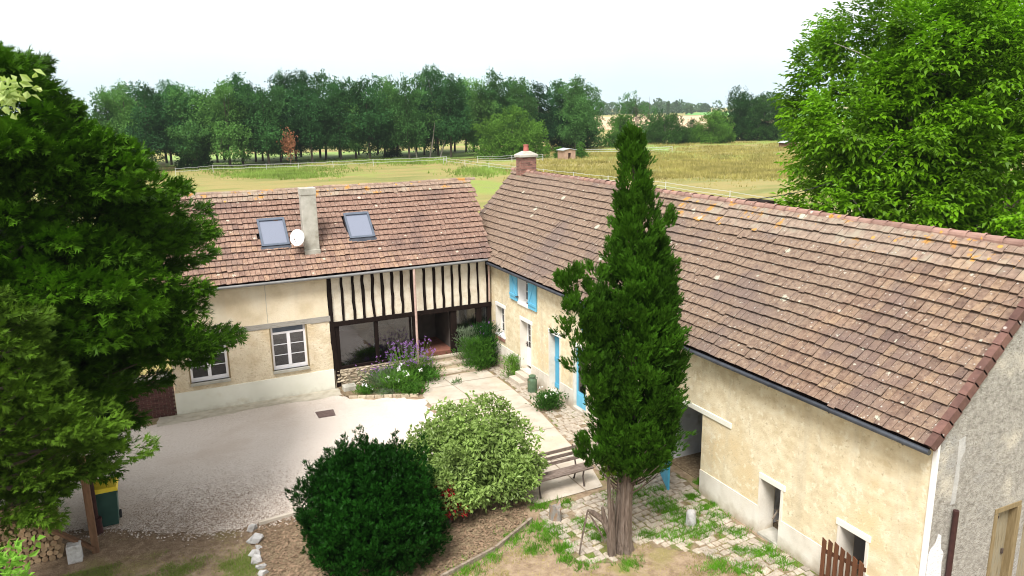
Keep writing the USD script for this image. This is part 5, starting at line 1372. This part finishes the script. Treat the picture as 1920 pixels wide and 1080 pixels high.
herb('path_weed', 'small weed sprouting from a joint of the concrete path', 9.2, 24.5, .14, .2, 60, 'leaf_bed', rg8, size=.14, wid=.02)
# milk churn
mx, my = 11.12, 22.25; mz = float(gz(mx, my)) + .03
mc = Thing('milk_churn', 'old green milk churn on the cobbles beside the blue door', 'milk churn', (mx, my, mz))
mc.part('body', MB().tube([(mx, my, mz + z) for z in (0, .02, .38, .44, .50, .535, .54)], [.15, .165, .165, .15, .10, .095, .095], 18), M['churn'], smooth=40)
mc.part('lid', MB().tube([(mx, my, mz + z) for z in (.535, .54, .585, .59, .61)], [.10, .125, .125, .09, .05], 18), M['churn'], smooth=40)
for s in (-1, 1):
    mc.part('handle', MB().tube([(mx + s * .10, my, mz + .50), (mx + s * .2, my, mz + .48), (mx + s * .165, my, mz + .36)], .012, 6), M['churn'])
mh = Thing('manhole_cover', 'rusty rectangular drain cover let into the gravel', 'drain cover', (4.4, 23.85, -.22))
mp = np.array([(4.09, 24.2), (4.68, 24.16), (4.62, 23.5), (4.08, 23.53)])
def plate(p, z0, z1):
    v = [(x, y, float(gz(x, y)) + z0) for x, y in p[::-1]] + [(x, y, float(gz(x, y)) + z1) for x, y in p[::-1]]
    return MB().add(v, BOXF)
mh.part('frame', plate(mp, -.05, .022), M['manhole'])
cen = mp.mean(0)
mh.part('plate', plate(cen + (mp - cen) * .86, .0225, .03), M['manhole'])
# bench
bn = Thing('garden_bench', 'weathered slatted wooden bench with iron legs on the concrete path', 'bench', (8.5, 15.6, .02))
bx0, bx1, bang = 7.62, 9.42, .035
def bp_(x, y, z):
    return (8.5 + (x - 8.5) * math.cos(bang) - (y - 15.6) * math.sin(bang), 15.6 + (x - 8.5) * math.sin(bang) + (y - 15.6) * math.cos(bang), z + .02)
for k in range(4):
    bn.part('seat_slat', MB().bar(bp_(bx0, 15.40 + k * .105, .44 - k * .008), bp_(bx1, 15.40 + k * .105, .44 - k * .008), .09, .032), M['bench_wood'])
for k in range(3):
    bn.part('back_slat', MB().bar(bp_(bx0, 15.80 + k * .05, .60 + k * .125), bp_(bx1, 15.80 + k * .05, .60 + k * .125), .028, .085), M['bench_wood'])
for x in (7.85, 9.12):
    lg = MB()
    lg.tube([bp_(x, 15.35, 0), bp_(x, 15.37, .05), bp_(x, 15.42, .25), bp_(x, 15.38, .415)], [.028, .022, .02, .022], 6)
    lg.tube([bp_(x, 15.86, 0), bp_(x, 15.84, .05), bp_(x, 15.76, .25), bp_(x, 15.76, .40), bp_(x, 15.93, .92)], [.028, .022, .02, .022, .016], 6)
    lg.bar(bp_(x, 15.37, .405), bp_(x, 15.78, .39), .03, .025)
    bn.part('leg_frame', lg, M['iron'])
# stumps, stone post, crooked branch
st = Thing('tree_stump', 'split grey and rust tree stump standing left of the cobbles', 'stump', (7.72, 14.3, 0))
a = np.linspace(0, 2 * np.pi, 14, endpoint=False)
v = []
for z, r in ((-.05, .17), (.12, .145), (.36, .135)):
    v += [(7.72 + r * math.cos(t) * (1 + .12 * math.sin(3 * t)), 14.3 + r * math.sin(t) * (1 + .1 * math.sin(4 * t)), z + (.07 * math.sin(2 * t + 1) + .04 * math.sin(5 * t) if z > .3 else 0)) for t in a]
v.append((7.72, 14.3, .33))
f = [[i * 14 + j, i * 14 + (j + 1) % 14, (i + 1) * 14 + (j + 1) % 14, (i + 1) * 14 + j] for i in range(2) for j in range(14)] + [[28 + j, 28 + (j + 1) % 14, 42, 42] for j in range(14)]
st.part('body', MB().add(v, f), M['stump'])
sp = Thing('stone_post', 'short grey stone post standing in grass on the cobbles', 'stone post', (10.38, 12.7, 0))
sp.part('body', MB().tube([(10.38, 12.7, z) for z in (-.05, .1, .3, .36, .385)], [.125, .12, .11, .085, .04], 11), M['border_rock'], smooth=50)
br = Thing('crooked_branch', 'crooked dead branch stub propped with sticks left of the columnar tree', 'branch', (7.95, 12.75, 0))
br.part('stem', MB().tube([(8.08, 12.45, .02), (8.06, 12.5, .5), (7.98, 12.62, .78), (7.82, 12.8, .92), (7.72, 12.86, .98)], [.09, .075, .07, .06, .025], 8), M['bark'], smooth=50)
br.part('stem', MB().tube([(8.02, 12.55, .70), (7.95, 12.58, .95), (7.93, 12.6, 1.12)], [.055, .05, .03], 8), M['bark'], smooth=50)
for q in [((7.72, 12.86, .96), (7.45, 12.75, .05)), ((7.74, 12.85, .9), (7.98, 12.55, .3))]:
    br.part('stick', MB().tube(bend(q[0], q[1], .04, 4), [.018, .022, .02, .016], 6), M['bark'])
# picket gate
pg = Thing('picket_gate', 'reddish brown picket gate leaning before the lowest barn opening', 'gate', (11.2, 9.2, 0))
g0, g1 = np.array([11.12, 9.66]), np.array([11.30, 8.78])
for k in range(7):
    t = (k + .5) / 7
    x, y = g0 + (g1 - g0) * t
    h = 1.17 - .03 * abs(k - 1) + rg8.uniform(-.02, .02)
    w = .085
    u = (g1 - g0) / np.linalg.norm(g1 - g0) * w / 2
    n_ = np.array([-u[1], u[0]]) / (w / 2) * .011
    ring = [np.array([x, y]) - u - n_, np.array([x, y]) + u - n_, np.array([x, y]) + u + n_, np.array([x, y]) - u + n_]
    v = [(*q, .04) for q in ring] + [(*ring[0], h), (*ring[1], h - .05), (*ring[2], h - .05), (*ring[3], h)]
    pg.part('picket', MB().add(v, BOXF), M['brown_wood'])
for z in (.3, .85):
    pg.part('rail', MB().bar((g0[0] + .035, g0[1], z), (g1[0] + .035, g1[1], z), .03, .08), M['brown_wood'])
# wheelie bin
b0 = np.array([-1.74, 18.95, 0.0])
wb = Thing('wheelie_bin', 'dark green wheeled bin with a yellow lid beside the wood shelter', 'bin', tuple(b0))
def taper(c, w0, d0, w1, d1, z0, z1):
    v = [(c[0] + i * w0 / 2, c[1] + j * d0 / 2, z0) for i, j in ((-1, -1), (1, -1), (1, 1), (-1, 1))] + [(c[0] + i * w1 / 2, c[1] + j * d1 / 2, z1) for i, j in ((-1, -1), (1, -1), (1, 1), (-1, 1))]
    return MB().add(v, BOXF)
wb.part('body', taper(b0, .40, .44, .50, .56, .05, .92), M['bin_green'])
wb.part('rim', taper(b0, .55, .60, .55, .60, .88, .925), M['bin_green'])
wb.part('lid', taper(b0, .56, .62, .50, .54, .93, 1.02).add(*taper(b0 + [0, .3, 0], .46, .06, .46, .05, .94, 1.0).get()), M['bin_yellow'])
for s in (-1, 1):
    wb.part('wheel', MB().tube([b0 + [s * .23 - .025, .2, .1], b0 + [s * .23 + .025, .2, .1]], .1, 14), M['rubber'])
# wood shelter with stacked logs
ws = Thing('wood_shelter', 'dark timber wood shelter with a slanting brace under the conifers', 'shelter', (-3.2, 18.4, 0))
for x, y in ((-1.98, 17.72), (-6.0, 17.72), (-2.05, 20.2), (-6.0, 20.2)):
    ws.part('post', MB().box((x - .07, y - .07, -.05), (x + .07, y + .07, 2.35 + (y - 17.7) * .12), .008), M['shed_wood'])
ws.part('brace', MB().bar((-2.0, 17.66, .12), (-2.95, 17.66, .98), .06, .15, up=(0, 1, 0)), M['shed_wood'])
ws.part('beam', MB().box((-6.1, 17.65, 2.352), (-1.85, 17.79, 2.49)), M['shed_wood'])
ws.part('beam', MB().box((-6.1, 20.13, 2.653), (-1.85, 20.27, 2.78)), M['shed_wood'])
ws.part('roof', MB().add([(-6.3, 17.3, 2.46), (-1.7, 17.3, 2.46), (-1.7, 20.6, 2.85), (-6.3, 20.6, 2.85), (-6.3, 17.3, 2.51), (-1.7, 17.3, 2.51), (-1.7, 20.6, 2.9), (-6.3, 20.6, 2.9)], BOXF), M['concrete'])
dp = Thing('drain_pipe', 'dark red standing drain pipe with a thick collar beside the wheeled bin', 'pipe', (-1.95, 18.55, 0))
dp.part('pipe', MB().tube([(-1.97, 18.58, 0), (-1.97, 18.58, 2.6)], .055, 10), M['pipe_dark'], smooth=40)
dp.part('collar', MB().tube([(-1.97, 18.58, z) for z in (-.02, 0, .28, .3, .38, .39)], [.10, .115, .10, .115, .115, .07], 12), M['pipe_dark'], smooth=40)
wbk = Thing('pale_block', 'pale square stone block at the foot of the log stack', 'block', (-2.35, 17.55, 0))
wbk.part('block', MB().box((-2.5, 17.42, -.02), (-2.22, 17.68, .4), .02), M['border_rock'])
GL = 'cut logs stacked under the wood shelter'
lr = np.random.default_rng(33)
nl = 0
for r in range(9):
    xs = -2.62 - (r % 2) * .06
    while xs > -4.6 and nl < 150:
        rr = lr.uniform(.045, .075)
        xs -= rr
        if not (r > 6 and xs < -3.7):
            z = .06 + r * .112
            lg_ = single('firewood_log', MB().tube([(xs, 17.78 + lr.uniform(-.05, .05), z), (xs, 18.25, z)], rr, 8), M['cut_wood'], 'round cut log end-on in the stack under the wood shelter', 'log', GL)
            nl += 1
        xs -= rr + .006
for k in range(16):
    c = np.array([-2.9 - lr.random() * 1.3, 17.95 + lr.random() * .5, 1.12 + lr.random() * .12]); d = lr.normal(size=3) * [1, .6, .15]; d /= np.linalg.norm(d)
    single('split_log', MB().bar(c - d * .22, c + d * .22, .10, .08), M['cut_wood'], 'split log lying loose on top of the stack under the shelter', 'log', 'split logs on top of the stack')
# border rocks
RK = [(475, 995, .17, 'topmost pale border rock where the kerb meets the mulch bed'), (478, 1016, .20, 'largest pale border rock, second from the top of the bed edge'), (484, 1030, .10, 'small tan border rock beside the mulch bed'), (477, 1041, .15, 'pale border rock in the middle of the row beside the lawn'), (481, 1054, .16, 'pale border rock below the middle one of the row'),
      (489, 1066, .13, 'pale border rock near the bottom picture edge'), (494, 1077, .13, 'lowest pale border rock at the bottom picture edge')]
for px, py, r, lb in RK:
    p = at(px, py)
    single('border_rock', rock((p[0], p[1], r * .35), (r, r * .8, r * .7), rg8, 18), M['border_rock'], lb, 'rock')
kp = Thing('kerb_strip', 'thin pale concrete kerb between gravel and mulch bed', 'kerb', (3.0, 17.1, 0))
kp.part('kerb', MB().bar((1.42, 17.22, .03), (2.4, 17.32, .03), .09, .14).bar((2.41, 17.32, .03), (4.3, 17.02, .03), .09, .14), M['path'])
bk2 = Thing('timber_edging', 'rotting timber edging at the right rim of the mulch bed', 'edging', (6.2, 14.0, 0))
for a, b in (((4.5, 13.3), (5.9, 13.75)), ((5.95, 13.78), (7.2, 14.5))):
    bk2.part('board', MB().bar((*a, .04), (*b, .05), .06, .12), M['old_wood'])
# loose chips on the bed, blades of grass on cobbles and soil
cg = np.random.default_rng(44)
pts = []
minx, miny, maxx, maxy = bed_poly.bounds
while len(pts) < 9000:
    q = (cg.uniform(minx, maxx), cg.uniform(miny, maxy))
    if bed_poly.contains(Point(q)):
        pts.append(q)
pts = np.array(pts); n = len(pts)
a = cg.random(n) * 2 * np.pi; l = cg.uniform(.02, .06, n); w = l * cg.uniform(.25, .6, n)
d = np.column_stack([np.cos(a), np.sin(a), cg.normal(size=n) * .25]) * l[:, None]; s = np.column_stack([-np.sin(a), np.cos(a), cg.normal(size=n) * .3]) * w[:, None]
c = np.column_stack([pts, .02 + cg.random(n) * .018])
V = np.stack([c - d, c + s, c + d, c - s], 1).reshape(-1, 3); i = np.arange(n)[:, None] * 4
single('bark_chips', (V, np.vstack([i + [0, 2, 1], i + [0, 3, 2]])), M['chip'], kind='stuff')
# fallen needles and twigs on the gravel below the conifer
n = 24000
q = np.column_stack([cg.normal(size=n) * 1.9 - .2, 17.9 + cg.normal(size=n) * 1.1]); q = q[(q[:, 0] > -5) & (q[:, 0] < 4.5) & (q[:, 1] > 16.6) & (q[:, 1] < 22.5)]; n = len(q)
a = cg.random(n) * np.pi; l = cg.uniform(.012, .034, n)
d = np.column_stack([np.cos(a), np.sin(a), np.zeros(n)]) * l[:, None]; s = np.column_stack([-np.sin(a), np.cos(a), np.zeros(n)]) * .005
c = np.column_stack([q, .022 + cg.random(n) * .01])
V = np.stack([c - d, c + s, c + d, c - s], 1).reshape(-1, 3); i = np.arange(n)[:, None] * 4
single('fallen_needles', (V, np.vstack([i + [0, 2, 1], i + [0, 3, 2]])), M['chip'], kind='stuff')
bnd = yard_poly.exterior
pts = np.array([bnd.interpolate(cg.random(), normalized=True).coords[0] for _ in range(9000)]) + cg.normal(size=(9000, 2)) * .16
pts = pts[(pts[:, 1] < 20.5) & (pts[:, 0] > -4) & (pts[:, 0] < 7.5)]
n = len(pts); a = cg.random(n) * np.pi; l = cg.uniform(.012, .03, n)
d = np.column_stack([np.cos(a), np.sin(a), cg.normal(size=n) * .3]) * l[:, None]; s = np.column_stack([-np.sin(a), np.cos(a), cg.normal(size=n) * .3]) * l[:, None] * .8
c = np.column_stack([pts, .018 + cg.random(n) * .012])
V = np.stack([c - d, c + s, c + d, c - s], 1).reshape(-1, 3); i = np.arange(n)[:, None] * 4
single('loose_gravel', (V, np.vstack([i + [0, 2, 1], i + [0, 3, 2]])), M['gravel'], kind='stuff')
GR = [(1170, 935, .45, 260), (1200, 925, .3, 150), (1240, 945, .35, 220), (1260, 960, .3, 200), (1280, 975, .38, 260), (1300, 1000, .4, 260), (1335, 990, .3, 140), (1345, 970, .25, 120), (1380, 1000, .3, 140), (1320, 955, .2, 90), (1295, 935, .2, 100), (1350, 1065, .35, 180), (1400, 1070, .3, 140), (1140, 1000, .25, 140), (1120, 1010, .2, 120),
      (1055, 1030, .22, 160), (1035, 1005, .4, 240), (1010, 990, .3, 160), (1012, 950, .25, 120), (1060, 945, .25, 90), (1085, 980, .15, 60), (1100, 990, .18, 80), (1215, 1005, .22, 120), (1260, 1005, .3, 160), (1180, 1060, .3, 90), (1095, 1060, .3, 80), (1000, 1032, .25, 120), (960, 1010, .35, 140), (1420, 1040, .22, 90), (1440, 1030, .2, 70), (1390, 1035, .2, 80), (1310, 905, .12, 60), (1320, 925, .2, 90), (1340, 945, .15, 60), (1455, 1045, .2, 70), (1470, 1060, .2, 70), (920, 1045, .3, 90), (880, 1070, .35, 120), (1060, 1050, .15, 60), (1235, 920, .2, 80)]
P = []
for px, py, r, m in GR:
    p = at(px, py)
    q = cg.normal(size=(m, 2)) * r * .55 * [1, .8]
    P.append(np.column_stack([p[0] + q[:, 0], p[1] + q[:, 1], np.full(m, .005)]))
P = np.vstack(P); P = P[cg.random(len(P)) < .7]
tufts('grass_tufts', 'grass', P, .11, .014, 5, cg, lean=.5, spread=.03)
m = 5200
q = np.column_stack([cg.uniform(4, 11, m), cg.uniform(8.5, 13.6, m)]); q = q[(q[:, 0] * .35 + 8.2 < q[:, 1] + 2.0)]
keep_ = _fbm(np.column_stack([q * 1.1, np.zeros(len(q))]), 3, 3) > .47
q = q[keep_]
tufts('dry_grass', 'grass_dry', np.column_stack([q, np.zeros(len(q))]), .07, .012, 4, cg, lean=.7, spread=.05)
m = 30000
q = np.column_stack([cg.uniform(-3.5, 1.15, m), cg.uniform(13, 17.0, m)]); w_ = _fbm(np.column_stack([q * .9, np.zeros(len(q))]), 3, 5) - .10 * np.hypot((q[:, 0] + .5) / 1.2, (q[:, 1] - 15.9) / .8)
q = q[w_ + cg.normal(size=m) * .05 > .40]
tufts('lawn_grass', 'grass_field', np.column_stack([q, np.zeros(len(q))]), .055, .010, 4, cg, lean=.7, spread=.04)
m = 9000
q = np.column_stack([cg.uniform(-3.5, 11, m), cg.uniform(8.5, 17, m)]); q = q[(q[:, 1] < 14.2) | (q[:, 0] < 1.1)]
tufts('dry_grass', 'grass_dry', np.column_stack([q, np.zeros(len(q))]), .035, .010, 3, cg, lean=1.2, spread=.05)
# paddock fences: posts and two white tapes each
def fence(label, pts, step, h=(1.05, .6), tapew=.07):
    pts = [np.array(at(*p, -.41)) for p in pts]
    T = Thing('paddock_fence', label, 'fence', tuple(pts[0]))
    line = []
    for a, b in zip(pts[:-1], pts[1:]):
        n = max(1, int(np.linalg.norm(b - a) / step))
        line += [a + (b - a) * k / n for k in range(n)]
    line.append(pts[-1])
    for p in line:
        T.part('post', MB().tube([p + [0, 0, -.2], p + [0, 0, h[0] + .1]], .035, 6), M['tape'])
    for hh in h:
        mb = MB()
        for a, b in zip(line[:-1], line[1:]):
            m_ = (a + b) / 2 + [0, 0, -.05]
            mb.bar(a + [0, 0, hh], m_ + [0, 0, hh], .012, tapew).bar(m_ + [0, 0, hh], b + [0, 0, hh], .012, tapew)
        T.part('tape', mb, M['tape'])
fence('white two-tape paddock fence running behind the long tiled roof', [(832, 307), (968, 325), (1140, 346), (1248, 359), (1368, 378), (1480, 398), (1600, 420)], 7.5, tapew=.045)
fence('thin white tape fence along the foot of the poplar row', [(330, 330), (400, 324), (500, 321), (560, 319), (625, 316), (700, 312), (838, 306)], 9, h=(1.2, .7), tapew=.05)
fence('white tape fence near the far hedge behind the columnar tree', [(1090, 290), (1180, 289), (1260, 284)], 9, h=(1.1, .6))
fence('grey netting fence before the wide dark bush', [(895, 306), (960, 304), (1018, 302)], 5, h=(1.2, .8, .4), tapew=.04)
# huts
def hut(label, px, py, w, d, h, wallm):
    p = at(px, py, -.41)
    T = Thing('field_hut', label, 'hut', tuple(p))
    fr_ = lambda a, b, c: tuple(p + np.array([a, c, b]))
    T.part('wall', slab_wall([(-w / 2, -.2), (w / 2, -.2), (w / 2, h), (0, h + .3), (-w / 2, h)], [rect(-w * .12, w * .12, .02, h * .72)] if wallm == 'hut_wall' else [], d, fr_), M[wallm])
    for s in (-1, 1):
        T.part('roof', slab_wall([(0, h + .3), (s * (w / 2 + .25), h - .02), (s * (w / 2 + .25), h + .06), (0, h + .39)], [], d + .4, lambda a, b, c: tuple(p + np.array([a, c - .2, b]))), M['roof_grey'])
hut('little brick hut with a pale grey roof at the end of the paddock', 1068, 299, 2.6, 2.4, 1.75, 'hut_wall')
hut('small shelter with a pale grey roof before the far hedge', 1485, 277, 3.0, 2.6, 1.1, 'shed_wood')
# neighbour's buildings glimpsed through the broadleaf tree
def barn(label, x, y, w, l, h, rise, rm, wm):
    T = Thing('neighbour_barn', label, 'barn', (x, y, -.35))
    T.part('wall', slab_wall([(0, -.4), (w, -.4), (w, h), (w / 2, h + rise), (0, h)], [], l, lambda a, b, c: (x + a, y + c, b)), M[wm])
    a_ = math.atan2(rise, w / 2)
    for sx, s in ((x - .3, 1), (x + w + .3, -1)):
        E_ = np.array([sx, y - .2, h - .3 * math.tan(a_) + .05]); V_ = np.array([s * math.cos(a_), 0, math.sin(a_)]); N_ = np.array([-s * math.sin(a_), 0, math.cos(a_)])
        tl = tile_course(E_, np.array([0, 1., 0]), V_, N_, 0, l + .4, .3, int((w / 2 + .3) / math.cos(a_) / .3) + 1, .3, rgt)
        mb = MB()
        for t in tl:
            mb.add(t[2], np.array(BOXF) if s == 1 else np.array(BOXF)[:, ::-1])
        T.part('roof_tiles', mb, M[rm], kind='stuff')
barn('low tiled barn glimpsed behind the broadleaf tree', 38, 15, 7, 15, 2.2, 2.6, 'tile', 'render_cream')
barn('second tiled barn glimpsed further right behind the broadleaf tree', 52, 8, 8, 22, 2.4, 2.6, 'tile', 'hut_wall')
rb_ = np.random.default_rng(71)
for k in range(9):
    c = (11.98 + rb_.uniform(-.1, .35), 11.32 + rb_.uniform(-.15, .35), .07 + rb_.random() * .1)
    single('rubble_stone', rock(c, rb_.uniform(.05, .11, 3), rb_, 14), M['rubble'], 'broken stone on the floor inside the middle barn opening', 'stone', 'broken stones inside the middle barn opening')
for k in range(6):
    c = np.array([12.05 + rb_.uniform(-.1, .3), 11.4 + rb_.uniform(-.1, .3), .22 + .05 * k]); d = unit(rb_.normal(size=3) * [1, 1, .3])
    single('loose_branch', MB().tube(bend(c - d * .35, c + d * .35, .05, 4), np.linspace(.022, .01, 4), 5), M['old_wood'], 'dry branch in the heap inside the middle barn opening', 'branch', 'dry branches inside the middle barn opening')
pc = Thing('overhead_cable', 'thin black cable from the long roof ridge to the broadleaf tree', 'cable', (14.3, 15.6, 6.9))
pc.part('wire', MB().tube(bend((14.5, 15.6, 6.95), (24, 20, 7.3), -.25, 9), .012, 5), M['cable'])
# haze
hz = MB().box((-950, -60, -1.6), (1900, 2700, 60))
haze_m = usdkit.material(stage, '/World/Looks/haze', {'v': ('principled_volume', {'color': (.86, .92, 1.0), 'density': .00011, 'anisotropy': .2})}, [], volume='v.volume')
single('haze', hz, haze_m, kind='stuff')
